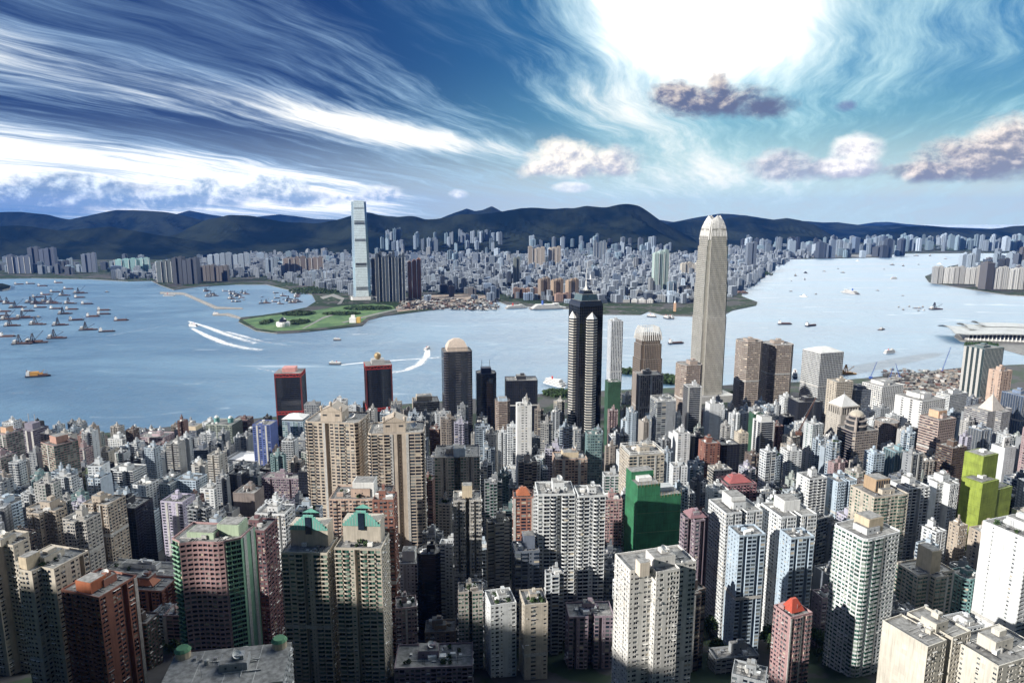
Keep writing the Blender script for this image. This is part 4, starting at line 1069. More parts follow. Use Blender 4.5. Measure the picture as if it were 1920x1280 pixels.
# ---------------------------------------------------------------- waterfront landmarks
def seg_tower(root, tiers, rot_pat, color, mat=6, bay=3.0, fh=4.2, fin=.35, corner=.13, band=(.14, 4), seed=1, name='wall'):
    """stacked tiers (z0, z1, width, depth) with notched corners, pale fins and dark floor lines"""
    for z0, z1, w, d in tiers:
        b = Q(); a, c = w/2, d/2; k = min(w, d)*corner
        poly = [(-a+k, -c), (a-k, -c), (a-k, -c+k), (a, -c+k), (a, c-k), (a-k, c-k), (a-k, c), (-a+k, c), (-a+k, c-k), (-a, c-k), (-a, -c+k), (-a+k, -c+k)]
        n = len(poly)
        for i in range(n):
            p0, p1 = poly[i], poly[(i+1) % n]; f = Facade(b, p0, p1, z0, z1, fh, 1, np.random.default_rng(i), False)
            m = max(1, int(round(f.L/bay)))
            f.rect(0, f.L, z0, z1, 0, mat, [.4])
            if f.L > k*1.2:
                f.rect(0, f.L, f.zb, f.zb+band[0]*f.fh, .06, band[1])
                for u in np.linspace(0, f.L, m+1): f.lump(u-fin/2, u+fin/2, np.array([z0]), np.array([z1]), 0, .45, 0)
        b.ngon([(*p, z1) for p in poly], 3)
        b.build(name, root, color)
def harbour_tower():
    x, y, z, t = at(1347, 405, 1480); y += 28; root = empty('skyscraper', (x, y, 3), math.radians(14))
    tag(root, 'tallest silver tower with a curved crown of white claws on the near shore', 'skyscraper')
    w = 58.0
    T = [(0, 20, 60, 60), (20, 190, w, w), (190, 262, w*.965, w*.965), (262, 312, w*.925, w*.925), (312, 344, w*.87, w*.87), (344, 366, w*.80, w*.80), (366, 382, w*.72, w*.72), (382, 392, w*.62, w*.62)]
    seg_tower(root, T, None, (.55, .54, .50), mat=6, fin=.55, bay=2.9, fh=4.2, band=(.34, 4))
    # claws leaning inwards round the crown
    b = Q()
    for side in range(4):
        c, s = [(1, 0), (0, 1), (-1, 0), (0, -1)][side]
        def P(a, r, zz): return (a*c+r*s, a*s-r*c, zz)
        for u in np.linspace(-.5, .5, 11):
            hh = 1.0-abs(u)*.35
            pr = [(w*.385, 358), (w*.365, 374), (w*.325, 390), (w*.27, 402), (w*.225, 410)]
            for (r0, z0), (r1, z1) in zip(pr, pr[1:]):
                b.bar(P(u*r0*1.72, r0, 358+(z0-358)*hh), P(u*r1*1.72, r1, 358+(z1-358)*hh), 1.5, 8)
    b.build('crown_claw', root, C['white'])
    b = Q(); b.prism([(-11, -11), (11, -11), (11, 11), (-11, 11)], 392, 400, 2, 3); b.build('plant_room', root)
    b = Q(); b.box(0, 0, 0, 96, 90, 16, 2); b.build('podium', root)
    register(x, y, 66, 66, .15, 3, 410)
harbour_tower()
def short_harbour_tower():
    x, y, z, t = at(1220, 618, 1270); root = empty('skyscraper', (x, y+22, 3), math.radians(14))
    tag(root, 'shorter brown banded tower with a matching claw crown, west of the tallest silver one', 'skyscraper')
    w = 45.0
    T = [(0, 140, w, w), (140, 168, w*.93, w*.93), (168, 186, w*.84, w*.84)]
    seg_tower(root, T, None, (.26, .22, .19), mat=6, fin=.3, bay=3.4, band=(.30, 0))
    b = Q()
    for side in range(4):
        for u in np.linspace(-.44, .44, 9):
            c, s = [(1, 0), (0, 1), (-1, 0), (0, -1)][side]
            def P(a, r, zz): return (a*c+r*s, a*s-r*c, zz)
            pr = [(w*.46, 176), (w*.42, 190), (w*.34, 201)]
            for (r0, z0), (r1, z1) in zip(pr, pr[1:]): b.bar(P(u*r0*2, r0, z0), P(u*r1*2, r1, z1), 1.0, 8)
    b.build('crown_claw', root)
    register(x, y+22, w, w, .2, 3, 200)
short_harbour_tower()
def star_tower():
    x, y, z, t = at(1102, 560, 985); w = 47.0; root = empty('skyscraper', (x, y+24, 8), math.radians(20))
    tag(root, 'dark glass star-plan tower with pale striped shafts and a stepped mast top', 'skyscraper')
    H = z-8
    b = Q(); a = w*.40; b.prism([(-a, -a), (a, -a), (a, a), (-a, a)], 0, H-12, 11, 3)
    for i in range(4):
        p = [(-a, -a), (a, -a), (a, a), (-a, a)]; f = Facade(b, p[i], p[(i+1) % 4], 0, H-12, 4, 11, np.random.default_rng(1), False); f.run('Z', 3)
    b.build('wall', root, (.05, .07, .09))
    for i in range(4):        # shafts on the middles of the sides
        c, s = [(1, 0), (0, 1), (-1, 0), (0, -1)][i]
        b = Q(); sw, sd = w*.34, w*.17
        q = [(-sw/2, -a-sd*.55), (0, -a-sd), (sw/2, -a-sd*.55), (sw/2, -a+1), (-sw/2, -a+1)]
        q = [(u*c-v*s, u*s+v*c) for u, v in q]; z1 = H-30
        for k in range(5):
            f = Facade(b, q[k], q[(k+1) % 5], 0, z1, 4.0, 1, np.random.default_rng(i), False)
            if k != 3: f.rect(0, f.L, 0, z1, 0, 1, [.3]); f.rect(0, f.L, f.zb, f.zb+.42*f.fh, .15, 0)
        m = np.mean(q, 0); b.cone(q, z1, (m[0], m[1], z1+10), 8); b.build('shaft', root, (.60, .58, .53))
    b = Q()
    for k, (r0, z0, r1, z1) in enumerate(((a*1.02, H-12, a*.9, H-4), (a*.72, H-4, a*.62, H+5), (a*.42, H+5, a*.34, H+10))):
        b.prism([(-r0, -r0), (r0, -r0), (r0, r0), (-r0, r0)], z0, z1, 11 if k != 1 else 6, 3, poly1=[(-r1, -r1), (r1, -r1), (r1, r1), (-r1, r1)])
    b.build('stepped_crown', root, (.10, .16, .18))
    b = Q(); b.lathe(0, 0, [(2.2, H+10), (1.6, H+14), (1.0, H+14), (.8, H+24), (.4, H+24), (.25, H+42)], 8, 8)
    for s in (-1, 1): b.bar((s*6, 0, H+8), (0, 0, H+17), .7, 8); b.bar((0, s*6, H+8), (0, 0, H+17), .7, 8)
    b.build('mast', root)
    register(x, y+24, 58, 58, .3, 8, z)
star_tower()
def kowloon_tower():
    x, y, z, t = at(669, 378, 3420); root = empty('skyscraper', (x, y+35, 3), math.radians(14))
    tag(root, 'tallest silver blue tower across the harbour, above the green park', 'skyscraper')
    H = z-3; w0, w1 = 72.0, 62.0
    def sq(w, k=.14):
        a = w/2; c = w*k; return [(-a+c, -a), (a-c, -a), (a-c, -a+c*.6), (a-c*.6, -a+c*.6), (a-c*.6, -a+c), (a, -a+c), (a, a-c), (a-c, a), (-a+c, a), (-a, a-c), (-a, -a+c), (-a+c, -a+c*.5)]
    zz = [0, 60, 180, 300, 400, H]; ww = [90, 84, 82, 79, 75, 70]
    b = Q()
    for k in range(5):
        p, q = sq(ww[k]), sq(ww[k+1]); n = len(p)
        b.quads([[(*p[i], zz[k]), (*p[(i+1) % n], zz[k]), (*q[(i+1) % n], zz[k+1]), (*q[i], zz[k+1])] for i in range(n)], 6)
    b.ngon([(*p, H) for p in sq(70)], 3)
    b.build('wall', root, (.62, .76, .78))
    for side, mat, nm in ((0, 0, 'curtain_wall'), (1, 11, 'curtain_wall')):  # sunlit front put into pale paint, shaded east side into black glass
        b = Q()
        for k in range(5):
            a0, a1 = ww[k]/2, ww[k+1]/2; c0, c1 = ww[k]*.36, ww[k+1]*.36; o = .9
            z0, z1 = zz[k], zz[k+1]+(6 if k == 4 else 0)
            m = max(1, int((z1-z0)/8)); za = np.linspace(z0, z1, m+1)
            for i in range(m):
                f0, f1 = i/m, (i+.9)/m
                A0, A1 = a0+(a1-a0)*f0, a0+(a1-a0)*f1; B0, B1 = c0+(c1-c0)*f0, c0+(c1-c0)*f1
                if side == 0: b.quads([[(-B0, -A0-o, za[i]), (B0, -A0-o, za[i]), (B1, -A1-o, za[i]+(za[i+1]-za[i])*.9), (-B1, -A1-o, za[i]+(za[i+1]-za[i])*.9)]], mat)
                else: b.quads([[(A0+o, -B0, za[i]), (A0+o, B0, za[i]), (A1+o, B1, za[i]+(za[i+1]-za[i])*.9), (A1+o, -B1, za[i]+(za[i+1]-za[i])*.9)]], mat)
        b.build(nm, root, (.80, .92, .94))
    b = Q()
    for f, h in ((.10, 18), (.34, 22), (.36, 10), (.60, 14), (.77, 14), (.80, 4), (.93, 4)):
        z0 = H*f; wv = np.interp(z0, zz, ww)
        for i in range(3): b.box(0, -wv/2-1.3, z0+h*i/3, wv*.66, .6, h/3*.6, 4); b.box(wv/2+1.3, 0, z0+h*i/3, .6, wv*.66, h/3*.6, 4)
    b.build('louvre_band', root)
    b = Q(); b.prism([(-60, -50), (70, -55), (80, 50), (-60, 50)], 0, 12, 2, 3); b.prism([(-50, -62), (40, -66), (60, -50), (-55, -48)], 0, 16, 8, 3); b.build('podium', root)
    register(x, y+35, 80, 80, .2, 3, z)
kowloon_tower()
def red_pair():
    for i, (px, py, lab) in enumerate(((537, 700, 'dark glass tower with red bands and a red roof box on the waterfront'), (704, 685, 'dark glass tower with red bands and a golden ball on its roof'))):
        x, y, z, t = at(px, py, 1195); w = 46.0; root = empty('office_tower', (x, y+20, 2), math.radians(6 if i == 0 else 16))
        tag(root, lab, 'office tower', 'red banded waterfront offices')
        H = z-2; b = Q(); p = footprint('box', w, w*.9)
        for k in range(4): Facade(b, p[k], p[(k+1) % 4], 0, H, 3.6, 11, np.random.default_rng(k), False).run('Z', 2.6)
        b.ngon([(*q, H) for q in p], 3); b.build('wall', root, C['navy'])
        for z0, h in ((H-7, 7), (H*.42, 6.5)):
            b = Q()
            for sx, sy, ww, dd in ((0, -w*.45-.3, w+1.2, .7), (0, w*.45+.3, w+1.2, .7), (-w/2-.3, 0, .7, w*.9), (w/2+.3, 0, .7, w*.9)):
                b.box(sx, sy, z0, ww, dd, 1.6, 0, bottom=True); b.box(sx, sy, z0+h-1.6, ww, dd, 1.6, 0, bottom=True)
            for k in range(8):
                u = -w/2+w*k/8; v = w*.9/8
                b.bar((u, -w*.45-.4, z0+(1 if k % 2 else h-1)), (u+w/8, -w*.45-.4, z0+(h-1 if k % 2 else 1)), .9, 0)
                b.bar((w/2+.4, -w*.45+v*k, z0+(1 if k % 2 else h-1)), (w/2+.4, -w*.45+v*(k+1), z0+(h-1 if k % 2 else 1)), .9, 0)
                b.bar((-w/2-.4, -w*.45+v*k, z0+(1 if k % 2 else h-1)), (-w/2-.4, -w*.45+v*(k+1), z0+(h-1 if k % 2 else 1)), .9, 0)
            b.build('truss_band', root, (.38, .035, .03))
        b = Q()
        for sx in (-1, 1):
            for sy in (-1, 1): b.box(sx*w*.49, sy*w*.44, 0, 2.2, 2.2, H, 0)
        b.build('corner_post', root, (.13, .02, .02))
        b = Q(); b.box(0, 0, H, w*.5, w*.45, 8, 2 if i else 0); b.build('penthouse', root, (.62, .30, .28))
        if i:
            b = Q(); b.lathe(0, -4, [(6.5*math.sin(a), H+8+6.5-6.5*math.cos(a)) for a in np.linspace(.2, 3.1, 8)], 0, 16); b.build('ball', root, (.65, .42, .14), mats=['gold'])
        register(x, y+20, w, w, .2, 2, z)
red_pair()
B('tall black tower with saw-toothed corners under a pale barrel roof', 856, 658, 62, 1060, 12, .8, (.20, .17, .16), 'XZZZX', 'XZX', name='office_tower', cat='office tower', shape='cham', gmat='blackglass', fh=4.0, house=False,
  crown=lambda root, H, w, d, c: (lambda b: (b.box(0, 0, H, w*.72, d*.7, 6, 0), [b.quads([[(-w*.36+0, -d*.37, H+6+0), (w*.36, -d*.37, H+6), (w*.36*.55, -d*.1, H+15), (-w*.36*.55, -d*.1, H+15)]], 0), b.prism([(-w*.36, -d*.37), (w*.36, -d*.37), (w*.36, d*.37), (-w*.36, d*.37)], H+6, H+15, 0, 0, poly1=[(-w*.26, -d*.2), (w*.26, -d*.2), (w*.26, d*.2), (-w*.26, d*.2)]), b.prism([(-w*.26, -d*.2), (w*.26, -d*.2), (w*.26, d*.2), (-w*.26, d*.2)], H+15, H+19, 0, 0, poly1=[(-w*.1, -d*.1), (w*.1, -d*.1), (w*.1, d*.1), (-w*.1, d*.1)])], b.build('barrel_roof', root, (.62, .52, .44))))(Q()))
B('dark round shouldered tower with twin masts beside the barrel roofed tower', 911, 700, 42, 1110, 8, .9, C['navy'], 'X', 'X', name='office_tower', cat='office tower', shape='oct', house=False, crown=crown_masts)
B('flat topped black block before the white ferry', 977, 712, 62, 1260, 4, .6, C['char'], 'Z', 'Z', name='office_block', cat='office block')
B('white banded hotel block with a mossy terrace', 798, 752, 56, 1270, 12, .8, C['cream'], 'H', 'H', name='hotel', cat='hotel', crown=crown_box(.6, .6, 9, C['cream'], -.05, .1), fh=4.2)
B('brown banded office with chamfered corners beside the flat black block', 942, 752, 30, 1040, 6, 1., (.36, .26, .2), 'H', 'H', name='office_tower', cat='office tower', shape='oct', house=False, crown=crown_box(.6, .6, 5, C['paleblue']))
B('slender white hotel tower rising behind the star-plan tower', 1154, 602, 26, 1420, 8, 1.1, (.60, .63, .66), 'V', 'W', name='hotel', cat='hotel')
B('dark finned bank tower with white corner piers, below the shorter claw-crowned tower', 1215, 702, 52, 1090, 8, .8, (.40, .33, .28), 'EVVVVVE', 'V', name='office_tower', cat='office tower', bay=3.0)
B('building under works in flat green netting beside the star-plan tower', 1149, 716, 27, 1130, 8, .9, (.02, .11, .05), 'N', 'N', name='netted_tower', cat='building site', house=False)
B('grey and white tower with an open roof frame, nearer the bank tower', 1243, 752, 44, 940, 12, .9, C['grey'], 'FF..S', 'F', name='office_tower', cat='office tower', crown=crown_rail)
B('brown striped octagonal hotel with a rounded roof drum', 1292, 684, 50, 1230, 10, .9, (.46, .34, .26), 'H', 'H', name='hotel', cat='hotel', shape='oct', fh=3.8)
B('slim dark glass office framed in white, before the striped octagonal hotel', 1299, 725, 30, 1040, 6, .9, (.55, .56, .57), 'EXXXE', 'X', name='office_tower', cat='office tower')
B('white blank fronted block with one dark roof opening', 1338, 757, 26, 1000, 8, .9, C['white'], '...S', '..', name='office_block', cat='office block')
B('brown banded twin office drum, nearer the tallest silver tower', 1405, 640, 48, 1300, 8, .95, (.48, .37, .28), 'H', 'H', name='office_tower', cat='office tower', shape='oct', fh=3.9, house=True, group='brown banded twin drums')
B('brown banded twin office drum, nearer the round-windowed tower', 1458, 646, 56, 1330, 8, .95, (.44, .34, .26), 'H', 'H', name='office_tower', cat='office tower', shape='oct', fh=3.9, house=True, group='brown banded twin drums')
B('pale tower pierced by rows of round windows with a white roof tray', 1543, 660, 66, 1270, 18, .9, (.60, .60, .58), 'O', 'O', name='office_tower', cat='office tower', fh=3.6, bay=3.6, house=False, crown=crown_hip(7, C['white'], .96))
B('white hotel with a grid of square windows, nearer the harbour', 1655, 722, 68, 1180, 22, .8, (.74, .72, .68), 'L', 'L', name='hotel', cat='hotel', bay=4.4, fh=3.8, crown=crown_box(.6, .5, 6, C['white'], .05, .1))
B('white hotel with a grid of square windows, nearer the brown balcony office', 1725, 748, 80, 1050, 22, .9, (.74, .72, .68), 'L', '...L', name='hotel', cat='hotel', bay=4.4, fh=3.8, crown=crown_box(.5, .5, 7, C['white'], .05, .1))
B('long white office slab behind the white hotels', 1785, 738, 58, 1200, 24, .5, C['white'], 'H', 'H', name='office_block', cat='office block')
B('beige stone tower with an arcaded belfry and white pyramid roof', 1580, 776, 52, 1010, 16, .9, (.50, .44, .36), '.S..S.', 'SSS', name='office_tower', cat='office tower', house=False, tank=False, crown=crown_pyramid(16, C['white'], .9, 12, 6))
B('dark glass office crowned by a beige tiered dome', 1608, 806, 70, 900, 16, .8, (.42, .34, .28), 'H', 'X', name='office_tower', cat='office tower', shape='cham', house=False, fh=3.7, crown=crown_dome)
B('round brown latticed office beside the tiered dome', 1663, 792, 48, 960, 10, 1., (.34, .27, .22), 'K', 'K', name='office_tower', cat='office tower', shape='round', bay=3.0, house=False)
B('brown balcony office with a terracotta roof box', 1758, 785, 58, 900, 22, .85, (.50, .35, .28), 'H', 'H', name='office_tower', cat='office tower', fh=3.7, crown=crown_box(.5, .5, 10, C['peach'], .1, .1))
B('grey stepped tower with a pale pyramid roof and spire', 1858, 770, 86, 1010, 22, .8, (.40, .38, .38), 'KHKKHK', 'H', name='office_tower', cat='office tower', shape='step', house=False, tank=False, crown=crown_pyramid(24, (.60, .55, .5), .5, 0, 14))
B('green glass tower with a gold lit flank above the roof spires', 1845, 652, 62, 1330, 20, .8, (.10, .17, .18), 'G', 'EEG', name='office_tower', cat='office tower')
B('pinkish stone office by the green glass tower', 1876, 695, 34, 1240, 18, .9, C['peach'], 'W.W', '..W', name='office_tower', cat='office tower')
B('blue latticed glass tower cut by the picture edge, below the pinkish stone office', 1912, 740, 52, 1080, 20, 1., (.16, .24, .40), 'G', 'G', name='office_tower', cat='office tower')
B('black block beside the round-windowed tower with a tall red crane before it', 1510, 752, 52, 1090, 6, .8, C['char'], 'Z', 'Z', name='office_block', cat='office block')
B('white framed black bank tower, nearer the green netted slim tower', 1432, 790, 34, 900, 10, .9, (.66, .66, .65), 'EXXXXE', '.X', name='office_tower', cat='office tower', crown=crown_box(.7, .7, 7, C['white']))
B('slim tower in green netting between brick red and white framed towers', 1418, 776, 22, 960, 8, 1., (.02, .11, .05), 'N', 'N', name='netted_tower', cat='building site', house=False)
B('slim white slab with a black window stripe', 982, 760, 30, 745, 6, .9, (.72, .71, .68), '.SS.', '...', near=False)
B('blue panelled tower on the west waterfront', 497, 795, 38, 980, -6, .9, C['blue'], 'WEW', '..', name='office_tower', cat='office tower', house=False)
B('white roofed glass tower with yellow green panels', 555, 788, 42, 1030, -4, .9, C['paleblue'], 'FFGW', 'W', name='office_tower', cat='office tower', crown=crown_whiteroof, house=False, gmat='glass_green')
B('grey roofless block with an antenna between the red banded offices', 586, 758, 28, 1170, 4, .9, C['grey'], 'W', 'W', name='office_block', cat='office block')
B('white tower with green rear netting near the red banded offices', 638, 752, 26, 1210, 4, .9, C['white'], 'F', 'F', name='office_block', cat='office block')
B('dark slim tower with twin antennas by the west shore', 62, 805, 44, 960, -14, .9, (.22, .19, .26), 'HHEGE', 'H', name='office_tower', cat='office tower', crown=crown_masts, house=False)
B('terracotta framed tower with green glass fronts', 112, 832, 62, 800, -30, .95, (.42, .25, .20), 'FFFEFFF', 'FFFF', gmat='glass_green', crown=crown_box(.5, .5, 9, (.42, .25, .2)), house=False)
B('pink and green tower at the picture edge, behind its lower neighbour', 14, 812, 46, 900, -18, .9, (.40, .26, .27), 'FEF', 'F', gmat='glass_green', crown=crown_box(.4, .4, 8, C['peach']))
B('pink and green tower at the picture edge, before its taller neighbour', 4, 855, 44, 850, -18, .9, (.40, .26, .27), 'FEF', 'F', gmat='glass_green')
B('white gridded office block by the west shore', 226, 822, 36, 1090, -8, .8, C['white'], 'L', 'L', name='office_block', cat='office block')
B('slim brown pencil tower by the white gridded block', 248, 806, 18, 1080, -8, 1., C['brown'], 'W', 'W', name='office_tower', cat='office tower')
B('cream gridded block below the white gridded block', 198, 845, 40, 990, -10, .8, C['cream'], 'K', '.K', name='office_block', cat='office block')
B('pink stepped block by the west shore', 292, 818, 56, 1110, -6, .7, (.52, .36, .40), 'WEHH', 'W', name='apartment_block', cat='apartment block')
B('dark banded office with a cream plant room on top', 362, 806, 30, 1140, -6, .9, C['slate'], 'H', 'H', name='office_tower', cat='office tower', crown=crown_box(.9, .9, 8, C['cream']))
B('white and green balconied tower with two domed turrets', 420, 794, 54, 1140, -5, .8, C['sage'], 'BWBBWB', 'B', house=False, crown=crown_domes)
B('dark red brick office beside the domed turrets', 456, 786, 30, 1190, -4, .9, (.17, .06, .05), 'F', 'F', name='office_tower', cat='office tower')
B('rounded grey office with ribbon windows', 382, 842, 34, 1000, -6, 1., C['slate'], 'H', 'H', name='office_block', cat='office block', shape='bow')
B('market hall with a broad white roof', 468, 862, 90, 1010, -10, .7, C['white'], 'H.H', 'F', name='market_hall', cat='hall', rcol=C['white'], crown=crown_hip(3, (.8, .8, .8), .75), house=False)
B('lime green slim apartment block', 163, 890, 24, 830, -10, 1., (.40, .52, .22), 'WEW', 'W', name='apartment_block', cat='apartment block')
B('white stepped office over dark glass by the lime green block', 238, 882, 58, 800, -12, .9, C['white'], 'XXFXX', 'HHH', name='office_block', cat='office block', shape='step')
B('white tower before the dark glass stepped office', 272, 908, 40, 750, -14, 1., C['white'], 'SWS', 'WW')
B('blue white slab with flat roof over the grey street blocks', 358, 898, 50, 780, -10, .8, C['paleblue'], 'WCWCW', 'W')
B('white and green pair block beside the black cube office', 396, 915, 32, 740, -8, 1., C['white'], 'SWS', 'WE')
B('black cube office with a rooftop plant yard', 446, 888, 34, 790, -8, 1., C['char'], 'Z', 'Z', name='office_block', cat='office block')
B('grey blue apartment slab west of the striped lilac tower', 310, 905, 44, 770, -9, .7, (.40, .47, .50), 'WCW', 'W')
B('peach hotel-like block with a blank central shaft', 1068, 858, 64, 700, 6, .7, C['peach'], 'WPEEPW', 'W', near=True, crown=crown_box(.5, .5, 6, C['cream']), dishes=1)
B('white square tower lit on its western side, before the striped hotel', 1278, 812, 28, 850, 10, 1., C['white'], 'WS', '...S')
B('black round cornered office beside white square tower', 1306, 818, 28, 880, 6, 1., C['char'], 'X', 'X', name='office_tower', cat='office tower', shape='oct')
B('brick red tower block beside the black glass slab', 1330, 830, 34, 820, 10, 1., C['brick'], 'W.W', '..W')
B('black glass slab with a pale flat canopy roof', 1362, 832, 42, 830, 10, .9, C['char'], 'Z', '.Z', name='office_tower', cat='office tower', house=False)
B('slim cream tower with a pyramid cap beside black glass slab', 1390, 812, 22, 870, 10, 1., C['cream'], 'SWS', 'S', house=False, crown=crown_pyramid(6, C['cream'], .6, 0, 3))
B('grey stone tower with purple base near the brick red block', 1350, 880, 40, 720, 12, .9, C['stone'], 'WSW', 'PP')
B('maroon castellated apartment house with gabled roofs', 1380, 905, 66, 660, 10, .8, (.32, .13, .15), 'RWR', 'R', crown=crown_hip(6, (.35, .10, .10), .8), near=True)
B('white round cornered block before the maroon gabled house', 1345, 918, 36, 620, 10, 1., C['white'], 'WSW', 'S', near=True, dishes=1)
B('teal glass cube below the white hotels', 1681, 845, 38, 820, 14, .9, (.22, .40, .46), 'G', 'G', name='office_block', cat='office block')
B('dark banded office with a green roof below the brown balcony office', 1784, 838, 46, 800, 20, .9, C['brown'], 'H', 'H', name='office_block', cat='office block', rcol=C['green'])
B('white hospital block with a cross sign on its crest', 1882, 838, 36, 800, 18, .9, (.66, .68, .70), '.SS.', '...', name='hospital', cat='hospital', house=False,
  crown=lambda root, H, w, d, c: (lambda b: (b.box(-w*.1, -d*.2, H, w*.5, 2, 13, 0), b.box(-w*.1, -d*.2-1.1, H+3, w*.06, .3, 7, 4), b.box(-w*.1, -d*.2-1.12, H+6, w*.24, .3, 1.2, 4), [b.box(-w*.1+s*w*.13, -d*.2-1.14, H+5.2, w*.035, .3, 2.8, 4) for s in (-1, 1)], [b.box(-w*.1, -d*.2-1.16, H+z, w*.1, .3, .7, 4) for z in (2.6, 9.7)], b.build('crest_sign', root, C['white'])))(Q()))
B('blue grey slab with open corner, nearer the grey pyramid roofed tower', 1838, 805, 34, 880, 18, 1., (.30, .36, .44), 'GSG', 'G', name='office_tower', cat='office tower')
B('white balcony apartment tower on the slope above the tiered dome', 1640, 850, 30, 780, 14, 1., C['paleblue'], 'WF', 'W', near=False)
B('grey tower with curved edge balconies west of white resi slab', 1485, 925, 30, 640, 12, 1., (.36, .42, .46), 'BB', 'B', near=True, shape='bow')
B('white tower with square motif near the black crane block', 1483, 845, 34, 830, 12, .9, C['white'], 'H.H', 'W', crown=crown_box(.4, .4, 6, C['white']))
B('small white sunlit office north of the black crane block', 1475, 745, 24, 1200, 10, 1., C['white'], 'WFW', 'W', name='office_block', cat='office block')
B('cream office with grey annexe behind the belfry tower', 1575, 715, 40, 1170, 12, .8, C['cream'], 'H', '.H', name='office_block', cat='office block')
B('long dark office behind the belfry tower and white hotel', 1610, 730, 44, 1190, 12, .8, C['slate'], 'H', 'H', name='office_block', cat='office block')

# ---------------------------------------------------------------- the crowded streets between: infill blocks
LM = [(8, 1022, 'edge cream tower'), (92, 1062, 'planted roof cream tower'), (188, 1106, 'orange brick tower'), (255, 1068, 'low white slab'), (272, 1100, 'red gabled court'), (398, 1012, 'curved pink tower'),
      (582, 1030, 'teal gabled pair'), (768, 1052, 'stepped white slim tower'), (826, 1180, 'low peach building'), (938, 1128, 'white terraced block'), (1105, 1150, 'violet courtyard block'), (1232, 1062, 'broad white tower with a dish'),
      (1302, 972, 'mauve gabled tower'), (1378, 955, 'white slab towers'), (1486, 1150, 'red roofed pink tower'), (1625, 1000, 'green glazed white tower'), (1738, 1075, 'crested cream tower'), (1905, 1000, 'white walled tower'),
      (634, 788, 'beige pediment towers'), (680, 930, 'white topped pink house'), (876, 935, 'scaffold topped cream tower'), (858, 852, 'signed pale tower'), (1070, 922, 'rippled balcony towers'), (981, 930, 'rust stepped tower'),
      (1225, 905, 'green netted building'), (1855, 905, 'lime netted cluster'), (1648, 925, 'tan lattice box'), (88, 958, 'shaded beige tower'), (247, 948, 'black glass block'), (334, 938, 'lilac striped tower'), (466, 922, 'brown netted tower'),
      (537, 700, 'red banded offices'), (856, 658, 'barrel roofed black tower'), (977, 712, 'flat black block'), (1102, 560, 'star-plan tower'), (1215, 702, 'finned bank tower'), (1292, 684, 'striped octagonal hotel'), (1344, 600, 'tallest silver tower'),
      (1430, 640, 'brown banded drums'), (1543, 660, 'round-windowed tower'), (1655, 722, 'gridded white hotels'), (1580, 776, 'belfry tower'), (1608, 806, 'tiered dome'), (1758, 785, 'brown balcony office'), (1858, 770, 'grey pyramid roof'),
      (1845, 652, 'green glass tower'), (982, 760, 'white slim slab'), (497, 795, 'blue panelled tower'), (555, 788, 'white canopied tower'), (62, 805, 'twin antenna tower'), (112, 832, 'terracotta green tower'), (226, 822, 'white gridded block'),
      (292, 818, 'pink stepped block'), (420, 794, 'domed turrets'), (468, 862, 'market hall'), (163, 890, 'lime green block'), (238, 882, 'stepped white office'), (446, 888, 'black cube office'), (1068, 858, 'peach block'), (1330, 830, 'brick red tower'),
      (1380, 905, 'maroon gabled house'), (1432, 790, 'white framed black tower'), (1681, 845, 'teal glass cube'), (1882, 838, 'cross sign hospital'), (1243, 752, 'frame topped grey tower')]
USED = set()
def unique_label(parts, px, py, t, lms, ranks=6):
    """parts: adjective strings; the place comes from the landmark it stands beside"""
    order = sorted(lms, key=lambda l: abs(l[0]-px)+1.2*abs(l[1]-py))
    for l in order[:ranks]:
        dx, dy = px-l[0], py-l[1]
        ks = []
        if abs(dx) < 45: ks = ['just in front of the'] if dy > 0 else ['just behind the']
        ks += ['east of the' if dx > 0 else 'west of the']
        ks += [('downhill and ' if dy < 0 else 'uphill and ')+ks[-1]]
        for p in parts:
            for k in ks:
                s = f'{p} {k} {l[2]}'
                if s not in USED and len(s.split()) <= 16: USED.add(s); return s, None
    s = f'{parts[0]} near the {order[0][2]}'
    return s, s
BUF = np.zeros((320, 480), bool)
HAND = list(TOWERS)
def buf_cover(px0, px1, py, pb): return slice(max(0, int(py/4)), max(0, min(320, int(pb/4)))), slice(max(0, int(px0/4)), max(0, min(480, int(math.ceil(px1/4)))))
